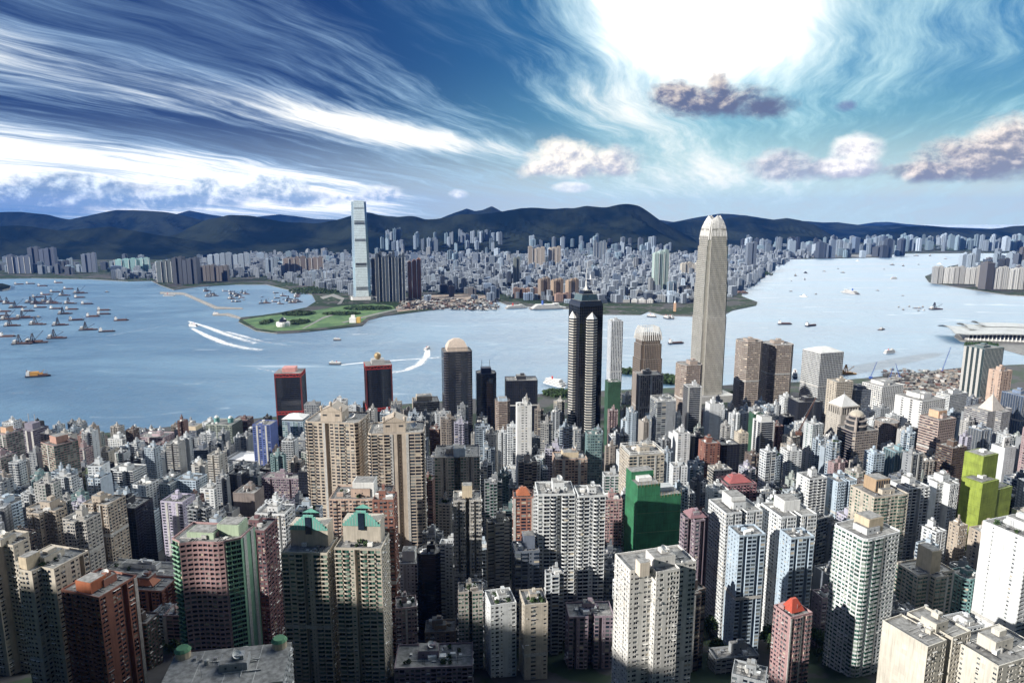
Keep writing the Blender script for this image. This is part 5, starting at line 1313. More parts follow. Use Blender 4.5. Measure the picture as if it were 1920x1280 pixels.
def infill():
    rng = np.random.default_rng(20)
    cand = []
    y = 440.0
    while y < 1900:
        step = 24+y*.009
        x = -1500.0+rng.uniform(0, 20)
        while x < 1700:
            X, Y = x+rng.uniform(-7, 7), y+rng.uniform(-7, 7)
            x += step*rng.uniform(.9, 1.15)
            if Y > shore(X)-45: continue
            px, py, t = proj(X, Y, zt(X, Y)+50)
            if px < -40 or px > 1960: continue
            cand.append((X, Y))
        y += step
    def keep(T): return .8 if (abs(T[0]-HAND_NET[0][0])+abs(T[1]-HAND_NET[0][1]) < 1 or abs(T[0]-HAND_NET[1][0])+abs(T[1]-HAND_NET[1][1]) < 1) else (.54 if T[7] < 650 else .36)
    HT = [(*T, keep(T)) for T in HAND]
    names = {'white': 'white', 'paleblue': 'pale blue', 'cream': 'cream', 'grey': 'grey', 'beige': 'beige', 'pink': 'pink', 'sage': 'grey green', 'slate': 'slate grey', 'brick': 'brick red', 'stone': 'stone coloured', 'tan': 'tan', 'lilac': 'lilac', 'char': 'black glass', 'brown': 'brown', 'teal': 'teal'}
    pal = ['white']*9+['paleblue']*6+['cream']*3+['grey']*6+['stone']*3+['beige', 'pink', 'sage', 'slate', 'slate', 'slate', 'brick', 'tan', 'lilac', 'char', 'char', 'brown', 'teal']
    items = []; placed = []
    for (X, Y) in cand:
        px, _, t = proj(X, Y, zt(X, Y)); zone = 0 if px < 590 else (1 if px < 1150 else 2)
        if Y > 1290 and px > 930 and rng.random() < (.5 if X < 620 else .45): continue
        rot = math.radians((-10, 3, 15)[zone]+rng.normal(0, 5))
        w, d = rng.uniform(11, 20), rng.uniform(11, 18)
        lo, hi = ((55, 118), (65, 132), (60, 125))[zone]
        h = lo+(hi-lo)*rng.random()**1.25
        if Y > 1250: h *= .6 if px < 930 else .36
        if Y < 620: h *= .9
        r = math.hypot(w, d)/2
        if any((X-a)**2+(Y-b)**2 < ((r+c)*.80)**2 for a, b, c in placed): continue
        if any((X-T[0])**2+(Y-T[1])**2 < ((r+T[2])*.82)**2 for T in HAND): continue
        zb = float(zt(X, Y)); ok = False
        for _ in range(7):
            a, b, tt = proj(X, Y, zb+h); hw = (w*abs(math.cos(rot))+d*abs(math.sin(rot)))/2*F/tt
            ok = Y < 880 or b >= (778+rng.uniform(0, 50), 745+rng.uniform(0, 70), 735+rng.uniform(0, 45))[zone]
            for T in HT:
                if T[7] > tt+15:
                    ov = min(T[4], a+hw)-max(T[3], a-hw)
                    if ov > .25*min(T[4]-T[3], 2*hw) and b < T[5]+T[8]*(min(T[6], 1290)-T[5]): ok = False; break
            if ok: break
            h *= .78
        if not ok or h < 14: continue
        placed.append((X, Y, r)); items.append((tt, X, Y, w, d, rot, zb, h, a, b, hw, zone))
    allq = [(T[7], None, T[3], T[4], T[5], T[6]) for T in HAND]+[(i[0], i, i[8]-i[10], i[8]+i[10], i[9], proj(i[1], i[2], i[6])[1]) for i in items]
    allq.sort(key=lambda q: q[0]); n = 0
    for t, it, a, b, py, pb in allq:
        sl = buf_cover(a, b, py, pb); sub = BUF[sl]; vis = int((~sub).sum())
        if it is not None:
            if vis < 7: continue
            _, X, Y, w, d, rot, zb, h, px, pyt, hw, zone = it
            n += 1; c = pal[rng.integers(len(pal))]
            col = tuple(np.clip(np.array(cool(C[c], .3))*rng.uniform(.8, 1.12), 0, .8))
            glassy = c in ('char',)
            tall = h > 62
            front = rng.choice(['Z', 'X'] if glassy else (['WCWC', 'WSWS', 'WDW', 'CWEWC', 'PWP', 'BWB', 'FF', 'H', 'K', 'WW.W', 'EFFE', 'BB'] if zone != 2 or Y < 900 else ['WCWC', 'H', 'F', 'K', 'WSW', 'EWWE', 'V', 'L', 'BWB']))
            side = rng.choice(['W', '.S.', 'SW', '...', 'WC']) if not glassy else front
            shape = rng.choice(['cross', 'cross', 'notch', 'box', 'cham', 'step']) if tall and not glassy else rng.choice(['box', 'box', 'notch', 'cham', 'step', 'oct'])
            size = 'tall' if tall else ('mid-rise' if h > 40 else 'low')
            nm = 'office_block' if glassy or front in ('H', 'V', 'X', 'Z') else ('apartment_tower' if tall else 'apartment_block')
            noun = {'office_block': 'office', 'apartment_tower': 'tower', 'apartment_block': 'block'}[nm]
            look = {'H': 'ribbon windowed', 'V': 'finned', 'K': 'gridded', 'L': 'gridded', 'BB': 'balconied', 'BWB': 'balconied', 'PWP': 'bay windowed', 'F': 'wide windowed', 'FF': 'wide windowed', 'EFFE': 'wide windowed', 'WDW': 'slot fronted', 'X': 'striped', 'Z': 'dark jointed'}.get(front, 'small windowed')
            cn = names[c]
            lab, grp = unique_label([f'{size} {cn} {noun}', f'{size} {look} {cn} {noun}', f'{cn} {look} {noun}'], px, pyt, t, LM)
            tower(nm, lab, {'office_block': 'office block', 'apartment_tower': 'apartment tower', 'apartment_block': 'apartment block'}[nm], X, Y, w, d, rot, zb+h, col, str(front), str(side), shape=str(shape), seed=500+n, near=Y < 620, group=grp or 'city blocks on the near shore', bay=3.8, dishes=int(rng.random() < .15), garden=bool(rng.random() < .12 and Y < 800),
                  gmat='glass_green' if rng.random() < .12 else 'glass')
        sub[:] = True
    print('INFILL', n)
infill()

def city_beyond():
    rng = np.random.default_rng(12); b = Q()
    for y in np.arange(430, 1750, 27.0):
        for side in (-1, 1):
            for k in range(14):
                px = (-45-k*24) if side < 0 else (1965+k*24)
                x = (px-960)/F*y*1.02+rng.uniform(-6, 6); Y = y+rng.uniform(-8, 8)
                if Y > shore(x)-40 or rng.random() < .35 or zt(x, Y) > 190: continue
                z = float(zt(x, Y)); h = rng.uniform(40, 100); w = rng.uniform(13, 20); b.box(x, Y, z-2, w, rng.uniform(12, 18), h, 10, rng.uniform(-.3, .3)); b.box(x, Y, z-2+h, w*.4, w*.35, 5, 10)
    o = b.build('city_beyond', None, (.42, .43, .44)); m = len(o.data.polygons)
    o.data.attributes['rnd'].data.foreach_set('value', np.repeat(rng.random(m//5+1), 5)[:m].astype(np.float32)); kind(o, 'stuff')
city_beyond()

# ---------------------------------------------------------------- the far shore
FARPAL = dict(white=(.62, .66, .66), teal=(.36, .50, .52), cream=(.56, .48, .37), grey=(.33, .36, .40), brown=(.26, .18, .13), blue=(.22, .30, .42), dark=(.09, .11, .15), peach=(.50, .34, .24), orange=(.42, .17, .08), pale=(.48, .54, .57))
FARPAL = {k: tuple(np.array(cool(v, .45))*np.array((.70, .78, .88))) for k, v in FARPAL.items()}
FARNAME = dict(white='white', teal='pale teal', cream='cream', grey='grey', brown='brown', blue='slate blue', dark='dark', peach='peach', orange='orange brick', pale='pale grey')
def far_proto(kind_, seed):
    r = np.random.default_rng(seed); b = Q(); rnd = r.random()
    if kind_ == 'box': polys = [((0, 0, 1, 1), 1.0)]
    elif kind_ == 'slab': polys = [((i*.25-.375, r.uniform(-.08, .08), .235, 1), r.choice([1.0, .96, .92])) for i in range(4)]
    elif kind_ == 'cross': polys = [((0, 0, .5, 1), 1.0), ((0, 0, 1, .46), .985)]
    elif kind_ == 'step': polys = [((-.2, 0, .6, 1), 1.0), ((.3, .05, .4, .8), .8)]
    else: polys = [((0, 0, 1, 1), .25), ((0, 0, .7, .7), 1.0)]
    for (x, y, w, d), h in polys:
        b.box(x, y, 0, w, d, h, 10); b.box(x+r.uniform(-.1, .1)*w, y, h, w*.4, d*.45, .05, 10); b.box(x+w*.25, y-d*.2, h, w*.15, d*.2, .025, 10)
    o = b.build('distant_tower'); o.data.attributes['rnd'].data.foreach_set('value', np.full(len(o.data.polygons), rnd, np.float32))
    me = o.data; bpy.data.objects.remove(o); return me
PROTO = {k: [far_proto(k, 31*i+len(k)) for i in range(3)] for k in ('box', 'slab', 'cross', 'step', 'podium')}
FARPTS = []; FAR_N = [0]
def far_one(label, x, y, w, d, h, rot, col, shape, name='distant_tower', cat='distant tower', group=None, base=3.0, i=0):
    o = bpy.data.objects.new(name, PROTO[shape][i % 3]); COL.objects.link(o)
    o.location = (x, y, base-1); o.rotation_euler = (0, 0, rot); o.scale = (w, d, h+1); o.color = (*col, 1)
    tag(o, label, cat, group); FARPTS.append((x, y, max(w, d)*.5)); return o
def FB(label, px, py, W, Y, col, k=.6, shape='box', rot=8, name='distant_tower', cat='distant tower', group=None, base=3.0):
    x, y, w, d, r, z = place(px, py, W, Y, rot, k)
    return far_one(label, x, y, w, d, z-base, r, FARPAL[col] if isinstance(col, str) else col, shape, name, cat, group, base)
def special_far():
    def slabs(label, px0, px1, py, Y, n, col, stripe, depth=22, rot=6, group=None):
        """a cliff of joined towers: ribs, crowns and a base"""
        x0, _, z, t = at(px0, py, Y); x1 = at(px1, py, Y)[0]; w = (x1-x0)
        root = empty('distant_estate', ((x0+x1)/2, Y+depth/2, 2), math.radians(rot)); tag(root, label, 'housing estate', group)
        H = z-2
        for i in range(n):
            cx = -w/2+w*(i+.5)/n; b = Q(); hh = H*(1-.035*((i*7+n) % 4)); b.box(cx, ((i*5) % 3)*3.0, 0, w/n*(.80 if (i+n) % 2 else .90), depth, hh, 10); b.box(cx, 2, hh, w/n*.4, depth*.4, 5, 10); b.box(cx+w/n*.2, 0, hh, w/n*.2, depth*.3, 3, 10); b.build('wall', root, tuple(np.array(col)*(.66+.15*((i*3+n) % 4))))
        if stripe:
            b = Q()
            for i in range(n+1): b.box(-w/2+w*i/n, -depth/2-.6, 0, w/n*.06, 1.2, H*.9, 8)
            b.build('rib', root)
        FARPTS.append(((x0+x1)/2, Y, w/2))
    slabs('dark navy estate cliff behind a white arcaded podium on the west point', 320, 366, 482, 4230, 5, (.045, .055, .08), False, 60, 2)
    slabs('dark green estate wing of the west point cliff', 291, 319, 486, 4330, 3, (.09, .12, .12), True, 40, 2)
    slabs('brown estate wall beyond the dark west point cliff', 368, 425, 497, 4420, 7, (.16, .14, .13), False, 40, 2)
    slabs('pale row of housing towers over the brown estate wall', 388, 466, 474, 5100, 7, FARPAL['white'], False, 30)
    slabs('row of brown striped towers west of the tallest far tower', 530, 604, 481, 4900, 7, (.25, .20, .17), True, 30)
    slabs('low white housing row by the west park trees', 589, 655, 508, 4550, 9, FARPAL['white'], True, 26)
    slabs('pale twin towers at the west end of the brown striped row', 496, 518, 482, 4800, 3, FARPAL['pale'], False, 30)
    slabs('bright teal and white housing blocks above the cargo quay', 214, 252, 484, 5100, 3, (.35, .62, .62), True, 40)
    slabs('bright teal and white housing blocks set back east of the quay', 246, 276, 483, 5200, 3, (.42, .66, .66), True, 40)
    slabs('dark blue clustered towers on the far west shore', 12, 52, 478, 5050, 4, (.10, .14, .22), True, 40)
    slabs('tall slate towers beside the far west cluster', 50, 98, 463, 5250, 5, (.08, .11, .18), False, 40)
    slabs('grey slate tower group between the west estates', 150, 176, 473, 5150, 3, (.16, .20, .28), False, 30)
    slabs('dark glass residential cliff with white vertical lines beside tallest far tower', 702, 757, 473, 3330, 9, (.03, .05, .075), True, 45, 8)
    slabs('grey rear wing of the white lined glass cliff', 694, 706, 480, 3450, 2, (.10, .10, .11), False, 40, 8)
    slabs('orange brown tower under construction beside the white lined glass cliff', 762, 788, 483, 3420, 3, (.34, .15, .08), True, 40, 10)
    slabs('brown curved hotel block on the ocean pier, westernmost', 1010, 1031, 520, 3420, 3, (.26, .20, .15), False, 40, 20)
    slabs('brown curved hotel block in the middle of the ocean pier trio', 1034, 1056, 522, 3400, 3, (.36, .27, .19), False, 40, 20)
    slabs('brown curved hotel block at the ferry pier end of the trio', 1062, 1085, 522, 3380, 3, (.36, .27, .19), False, 40, 20)
    slabs('low brown office row behind the liner berth', 962, 1009, 540, 3480, 4, (.30, .19, .14), False, 40, 10)
    slabs('pink brown gateway block between curved hotels', 1040, 1072, 550, 3340, 2, (.42, .28, .22), False, 30, 14)
    slabs('long white terminal building on the ferry point', 1126, 1176, 560, 3330, 5, FARPAL['white'], False, 60, -6)
    slabs('white stepped shopping block beside the terminal', 1170, 1228, 562, 3280, 4, (.64, .64, .62), False, 70, -10)
    slabs('pale green glass skyscraper with vertical lines, tallest east of the mast', 1226, 1256, 466, 3650, 3, (.42, .54, .50), True, 40, 10)
    slabs('dark slim office before the pale green skyscraper', 1253, 1271, 527, 3450, 2, (.20, .27, .33), True, 30, 10)
    slabs('pink tiled windowless culture hall on the clock tower point', 1278, 1314, 572, 3250, 2, (.58, .50, .46), False, 50, 8)
    slabs('white apartment rows behind the tallest silver tower', 1278, 1318, 492, 4600, 6, (.62, .58, .50), True, 40, 6)
    slabs('white striped slabs on the far point east of the silver tower', 1376, 1416, 507, 4750, 7, FARPAL['white'], True, 30, 6)
    slabs('grey twin tower standing alone on the far point', 1402, 1422, 452, 5200, 2, (.22, .26, .32), False, 40, 6)
    slabs('brown harbour hotel on its own seawall', 1374, 1404, 548, 3700, 3, (.17, .10, .08), False, 60, 10)
    slabs('cream and white twin slabs above the wooded knoll', 990, 1022, 462, 5450, 4, (.62, .54, .44), True, 30, 8)
    slabs('cream and white twin slabs east of their pair', 1028, 1052, 461, 5500, 3, (.62, .54, .44), True, 30, 8)
    slabs('slim dark green tower behind the liner berth', 962, 975, 480, 3900, 2, (.24, .27, .25), False, 20, 8)
    slabs('slate housing cliff beneath the broadest peak', 1113, 1137, 450, 6300, 4, (.24, .30, .36), True, 30, 6)
    slabs('white harbour apartments in a long row on the eastern shore', 1758, 1838, 500, 4230, 9, (.56, .56, .54), False, 40, -14)
    slabs('tall cream office behind the eastern shore row', 1842, 1864, 495, 4020, 2, (.50, .47, .42), False, 40, -14)
    slabs('white twin slabs farther along the eastern shore', 1868, 1922, 501, 3900, 6, (.56, .56, .54), False, 40, -14)
    slabs('black glass office above the eastern shore', 1880, 1897, 483, 4100, 2, (.02, .025, .04), False, 40, -20)
    slabs('slim white tower at the eastern headland', 1818, 1832, 474, 4450, 2, FARPAL['white'], False, 24, -10)
    # glass pavilion, ventilation house and clock tower on the promontory
    x, y = gp(529, 614); root = empty('round_pavilion', (x, y+14, 3)); tag(root, 'round white and blue ventilation building on the park point', 'pavilion')
    b = Q(); b.lathe(0, 0, [(24, 0), (26, 10), (24, 17)], 8, 18); b.build('wall', root); b = Q(); b.lathe(0, 0, [(14, 17), (13, 27), (8, 29), (4, 34)], 11, 16); b.build('roof_drum', root)
    x, y = gp(664, 607); root = empty('vent_house', (x, y+10, 3)); tag(root, 'white and yellow ventilation house on the park waterfront', 'building')
    b = Q(); b.box(-6, 0, 0, 26, 18, 20, 8); b.box(-6, 2, 20, 14, 10, 10, 8); b.build('wall', root); b = Q(); b.box(16, 0, 0, 14, 16, 22, 0); b.build('annexe', root, (.62, .42, .1))
    x, y = gp(1265, 585); root = empty('clock_tower', (x, y, 3)); tag(root, 'slim stone clock tower by the far ferry pier', 'clock tower')
    b = Q(); b.box(0, 0, 0, 9, 9, 38, 0); b.lathe(0, 0, [(4, 38), (4, 43), (0.3, 48)], 8, 8); b.build('wall', root, C['peach'])
    x, y, z, t = at(1107, 540, 3900); root = empty('masted_tower', (x, y, 3)); tag(root, 'cream far tower with a white telecom mast', 'distant tower')
    b = Q(); b.box(0, 0, 0, 60, 30, 60, 10); b.build('wall', root, FARPAL['cream']); b = Q(); b.lathe(0, 0, [(4, 60), (3, 85), (1.6, 85), (1.2, z-3), (.5, z+60)], 8, 8); b.build('mast', root)
special_far()
FLM = [(30, 470, 'far west cluster'), (160, 473, 'grey slate group'), (245, 484, 'teal white housing'), (343, 482, 'dark west point cliff'), (396, 497, 'brown estate wall'), (430, 474, 'pale housing row'), (507, 482, 'pale twin towers'), (567, 481, 'brown striped row'), (622, 508, 'low white row'),
       (669, 440, 'tallest far tower'), (730, 473, 'white lined glass cliff'), (775, 483, 'orange brown tower'), (968, 480, 'slim dark green tower'), (1006, 462, 'cream twin slabs'), (985, 540, 'liner berth offices'), (1033, 520, 'curved hotel trio'), (1107, 500, 'telecom mast'), (1125, 450, 'slate housing cliff'),
       (1150, 560, 'white terminal'), (1241, 466, 'pale green skyscraper'), (1298, 492, 'white apartment rows'), (1344, 440, 'tallest silver tower'), (1396, 507, 'white striped slabs'), (1412, 452, 'grey twin tower'), (1540, 440, 'quarried hill'), (1600, 480, 'airport strip'), (1700, 440, 'eastern ridge'), (1800, 500, 'eastern shore row'), (1890, 483, 'black glass office'),
       (1075, 480, 'wooded knoll'), (880, 440, 'double summit'), (1178, 420, 'broadest peak'), (860, 560, 'bare site'), (1860, 450, 'eastern channel')]
def zone(n, px0, px1, Y0, Y1, h0, h1, w0, w1, pal, shapes, seed, base=3.0, noun='tower', name='distant_tower', cat='distant tower', group='crowded towers across the harbour', pwr=1.6, gap=.85, slope=0.0):
    rng = np.random.default_rng(seed); k = 0; tries = 0
    while k < n and tries < n*14:
        tries += 1
        Y = Y0+(Y1-Y0)*rng.random(); px = rng.uniform(px0, px1); x = (px-960)/F*Y*1.003
        w = rng.uniform(w0, w1); d = w*rng.uniform(.6, 1.0); h = h0+(h1-h0)*rng.random()**pwr
        if any((x-a)**2+(Y-b)**2 < ((max(w, d)*.5+c)*gap)**2 for a, b, c in FARPTS): continue
        c = pal[rng.integers(len(pal))]; s = shapes[rng.integers(len(shapes))]
        hz = hill_z(x, Y)
        if hz > 170: continue
        b = max(base, hz-4); px_, py_, t = proj(x, Y, b+h)
        hn = 'tall' if h > h0+.55*(h1-h0) else ('low' if h < h0+.15*(h1-h0) else 'medium')
        sn = {'slab': 'slab', 'cross': 'cross-plan', 'step': 'stepped', 'podium': 'podium', 'box': 'plain'}[s]
        lab, grp = unique_label([f'{hn} {FARNAME[c]} {noun} across the harbour', f'{hn} {FARNAME[c]} {sn} {noun} across the harbour', f'far {FARNAME[c]} {sn} {noun}, {hn}', f'{hn} distant {FARNAME[c]} {noun}'], px_, py_, t, FLM, 7)
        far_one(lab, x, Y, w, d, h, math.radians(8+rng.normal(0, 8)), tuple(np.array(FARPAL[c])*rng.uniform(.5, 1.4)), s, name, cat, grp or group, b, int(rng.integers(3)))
        k += 1
W_, CR, GR = ['white', 'white', 'pale', 'teal'], ['cream', 'white', 'pale', 'grey', 'brown', 'dark', 'blue'], ['grey', 'blue', 'dark', 'pale', 'teal']
zone(46, 1065, 1330, 3275, 3430, 16, 48, 28, 60, ['white', 'white', 'pale', 'cream', 'dark'], ['box', 'step', 'podium'], 112, noun='waterfront block', name='distant_block', cat='distant block', gap=.7)
zone(80, 800, 1300, 3330, 4300, 22, 95, 24, 46, CR+['grey', 'blue', 'dark'], ['box', 'step', 'podium', 'slab'], 101, pwr=2.2, noun='block', name='distant_block', cat='distant block')
zone(58, 560, 1240, 4300, 5400, 30, 105, 26, 48, CR+W_, ['box', 'step', 'cross', 'slab'], 102, pwr=2.0, noun='block', name='distant_block', cat='distant block')
zone(120, 470, 1250, 5400, 7200, 40, 120, 28, 60, W_+['blue', 'teal', 'grey', 'cream'], ['box', 'cross', 'slab', 'cross'], 103, pwr=1.5)
zone(50, 715, 940, 7300, 7900, 90, 150, 28, 48, ['teal', 'pale', 'white'], ['cross', 'slab'], 104, base=10, noun='housing tower', name='housing_tower', cat='housing tower', slope=.05, group='hillside housing towers')
zone(60, 990, 1255, 6900, 7700, 70, 140, 30, 60, ['teal', 'pale', 'white', 'grey', 'dark'], ['cross', 'slab'], 105, base=6, noun='housing tower', name='housing_tower', cat='housing tower', group='housing under the broadest peak')
zone(95, 1385, 1690, 7000, 8800, 60, 190, 40, 70, ['white', 'pale', 'teal', 'white', 'blue', 'grey', 'dark'], ['cross', 'slab', 'box'], 106, noun='housing tower', name='housing_tower', cat='housing tower', group='housing on the eastern far shore', pwr=1.2)
zone(80, 1625, 1935, 8300, 9300, 100, 190, 40, 70, ['white', 'pale', 'white', 'teal'], ['cross', 'slab'], 107, base=12, noun='housing tower', name='housing_tower', cat='housing tower', slope=.06, group='housing on the eastern channel', pwr=.9)
zone(42, 100, 480, 4950, 6000, 25, 100, 35, 70, GR+['pale', 'white'], ['cross', 'slab', 'box', 'step'], 108, group='towers on the far west shore', pwr=1.6)
zone(26, 0, 140, 5000, 5700, 40, 110, 35, 60, GR, ['cross', 'slab'], 109, group='towers on the far west shore')
zone(30, 1270, 1400, 4700, 6800, 30, 90, 28, 55, CR+W_, ['box', 'slab', 'step'], 110, noun='block', name='distant_block', cat='distant block')
zone(50, 1790, 1960, 3900, 6300, 70, 170, 28, 55, ['white', 'white', 'pale', 'brown', 'grey', 'dark'], ['box', 'slab', 'cross', 'step'], 111, base=5, slope=.02, noun='eastern block', name='distant_block', cat='distant block', group='blocks on the eastern shore')
def low_city():
    """the thousands of lower roofs between: nobody could count them"""
    rng = np.random.default_rng(55); b = Q(); n = 0; near_site = np.array([gp(840, 575)])
    pts = [(rng.uniform(-2700, 3100)*1.0, Y) for Y in 3250+5600*rng.random(13000)**1.1]
    xs = np.array([p[0] for p in pts]); ys = np.array([p[1] for p in pts]); px = 960+F*xs/(ys*1.003)
    def front(p): return np.interp(p, [0, 290, 480, 590, 660, 760, 935, 1060, 1310, 1370, 1420, 1440, 1480, 1680], [4700, 4480, 4700, 3900, 3520, 3430, 3500, 3300, 3235, 3480, 4200, 5000, 6800, 7700])
    for x, y, p in zip(xs, ys, px):
        if y < front(p)+25 or p < -30 or p > 1700: continue
        if 745 < p < 945 and y < 3720: continue
        if y > 6600 and hill_z(x, y) > 12: continue
        w, d, h = rng.uniform(14, 38), rng.uniform(14, 32), 12+66*rng.random()**2.6
        b.box(x, y, 2, w, d, h, 10, rng.uniform(0, .4)); n += 1
        if rng.random() < .5: b.box(x, y, 2+h, w*.35, d*.4, 4, 10)
    o = b.build('low_city', None, (.27, .31, .36)); m = len(o.data.polygons)
    o.data.attributes['rnd'].data.foreach_set('value', np.repeat(rng.random(m//5+1), 5)[:m].astype(np.float32)); kind(o, 'stuff')
low_city()

# ---------------------------------------------------------------- boats
def hull(L, W, H, bow=.18, mat=0):
    b = Q(); a, c = L/2, W/2
    p = [(-a, -c*.9), (-a*.9, -c), (a*(1-2*bow), -c), (a, 0), (a*(1-2*bow), c), (-a*.9, c), (-a, c*.9)]
    q = [(x*.96, y*.85) for x, y in p]
    b.prism(q, -.6, H, mat, None, poly1=p); b.ngon([(*k, H-.1) for k in p], 1); return b
HM = ['hull_dark', 'rust', 'steel', 'white', 'yellow', 'blackglass', 'red', 'blue', 'trim']
def crane_barge(seed, long_=1.0, boom=1):
    r = np.random.default_rng(seed); root = empty('crane_barge', (0, 0, 0)); L, W = 52*long_, 17
    hull(L, W, 3.2, .06).build('hull', root, mats=HM)
    b = Q(); b.box(-L*.36, 0, 3.1, L*.16, W*.7, 6, 3 if r.random() < .4 else 8); b.box(-L*.36, 0, 9.1, L*.10, W*.5, 3, 3); b.box(-L*.36, -W*.35-.06, 5.6, L*.14, .1, 1.4, 5); b.build('deckhouse', root, mats=HM)
    b = Q(); b.box(L*.02, 0, 3.1, L*.42, W*.7, r.uniform(1.5, 4), 1); b.build('cargo', root, mats=HM)
    b = Q(); x = -L*.16
    for s in (-1, 1): b.bar((x-5, s*6, 3), (x, s*1.5, 27), 1.5, 0); b.bar((x+4, s*6, 3), (x, s*1.5, 27), 1.5, 0)
    for z in (10, 17, 23): b.box(x, 0, z, 6*(1-z/34), 11*(1-z/32), .8, 0, bottom=True)
    b.build('derrick', root, mats=HM)
    if boom:
        b = Q(); e = (x+L*.55, r.uniform(-6, 6), r.uniform(20, 36)); b.bar((x+2, 0, 5), e, 1.1, 0); b.bar((x, 0, 27), e, .35, 0); b.build('boom', root, mats=HM)
    return root
def cargo_boat(seed, hullmat=0):
    r = np.random.default_rng(seed); root = empty('cargo_boat', (0, 0, 0)); L, W = 46, 11
    hull(L, W, 3.4, .14, hullmat).build('hull', root, mats=HM)
    b = Q(); b.box(-L*.38, 0, 3.3, L*.13, W*.75, 7, 3); b.box(-L*.37, 0, 10.3, L*.1, W*.65, 2.6, 3); b.box(-L*.31, 0, 10.8, .2, W*.6, 1.3, 5); b.lathe(-L*.43, 0, [(1, 10), (1, 15)], 1, 8); b.build('wheelhouse', root, mats=HM)
    b = Q(); b.box(L*.05, 0, 3.3, L*.6, W*.78, r.uniform(1, 2.5), 1); b.build('hatch_cover', root, mats=HM)
    b = Q(); b.bar((L*.36, 0, 3), (L*.36, 0, 13), .6, 2); b.build('mast', root, mats=HM)
    return root
def small_boat(seed, hullmat=0, top=3, L=20):
    root = empty('motor_boat', (0, 0, 0)); W = L*.3
    hull(L, W, 2.0, .2, hullmat).build('hull', root, mats=HM)
    b = Q(); b.box(-L*.08, 0, 1.9, L*.42, W*.7, 2.6, top); b.box(-L*.05, 0, 4.5, L*.22, W*.6, 2.0, top); b.box(-L*.08, 0, 3.0, L*.43, W*.72, .9, 5); b.build('cabin', root, mats=HM)
    b = Q(); b.bar((-L*.08, 0, 6), (-L*.08, 0, 10), .4, 2); b.build('mast', root, mats=HM)
    return root
def ferry(seed, L=42, decks=2, hullmat=3, name='ferry'):
    root = empty(name, (0, 0, 0)); W = L*.26
    hull(L, W, 3.0, .16, hullmat).build('hull', root, mats=HM)
    b = Q()
    for k in range(decks):
        f = .86-.1*k; b.box(-L*.02*k, 0, 2.9+k*3.0, L*f, W*.9*(1-.06*k), 2.7, 3); b.box(-L*.02*k, 0, 4.0+k*3.0, L*f+.2, W*.9*(1-.06*k)+.2, 1.1, 5); b.box(-L*.02*k, 0, 5.6+k*3.0, L*(f+.03), W*.96*(1-.06*k), .3, 3)
    b.build('deck', root, mats=HM)
    z = 2.9+decks*3.0
    b = Q(); b.box(L*.2, 0, z, L*.14, W*.6, 2.6, 3); b.box(L*.2, 0, z+1, L*.145, W*.62, .9, 5); b.build('wheelhouse', root, mats=HM)
    b = Q(); b.lathe(-L*.15, 0, [(L*.03, z), (L*.028, z+L*.1)], 6 if decks < 4 else 7, 10); b.build('funnel', root, mats=HM)
    b = Q(); b.bar((L*.12, 0, z), (L*.12, 0, z+L*.16), .5, 2); b.build('mast', root, mats=HM)
    return root
CB = [crane_barge(i, (1.0, 1.15, .9)[i % 3], i != 2) for i in range(3)]; CG = [cargo_boat(i, (0, 1)[i % 2]) for i in range(2)]
SB = [small_boat(0, 0, 8), small_boat(1, 3, 3)]
used_protos = set()
BLM = [(165, 615, 'lone derrick'), (228, 600, 'white housed cargo boat'), (105, 630, 'broad deck barge'), (60, 632, 'derrick pair'), (70, 545, 'cargo quay'), (50, 560, 'western anchorage head'), (110, 570, 'middle of the anchorage'), (150, 550, 'northern edge of the anchorage'), (30, 590, 'island end of the anchorage'), (185, 590, 'open eastern edge of the anchorage'),
       (430, 555, 'long breakwater'), (530, 560, 'park shore'), (480, 545, 'typhoon shelter north quay'), (1593, 548, 'white liner'), (1755, 577, 'derrick barge'), (1650, 617, 'lone tug'), (1510, 510, 'sail-like tug'), (1472, 608, 'flat barge'), (1700, 500, 'far channel'), (1600, 520, 'fairway'), (1668, 660, 'exhibition island'), (1740, 578, 'buoy boats')]
def put(proto, px, py, heading, label=None, group=None, scale=1.0, adj=''):
    x, y = gp(px, py)
    o = proto if id(proto) not in used_protos else copy_tree(proto)
    used_protos.add(id(proto))
    o.location = (x, y, 0); o.rotation_euler = (0, 0, math.radians(heading)); o.scale = (scale*1.2,)*3
    nm = {'crane_barge': 'crane barge', 'cargo_boat': 'cargo boat', 'motor_boat': 'motor boat'}.get(o.name.split('.')[0], 'boat')
    if label is None: label, g = unique_label([f'{adj} {nm} lying'.strip(), f'small {adj} {nm} moored'.replace('  ', ' '), f'{adj} {nm} riding at anchor'.strip()], px, py, 0, BLM); group = g or group
    tag(o, label, nm if nm != 'boat' else o.name.split('.')[0].replace('_', ' '), group); return o
rngb = np.random.default_rng(8)
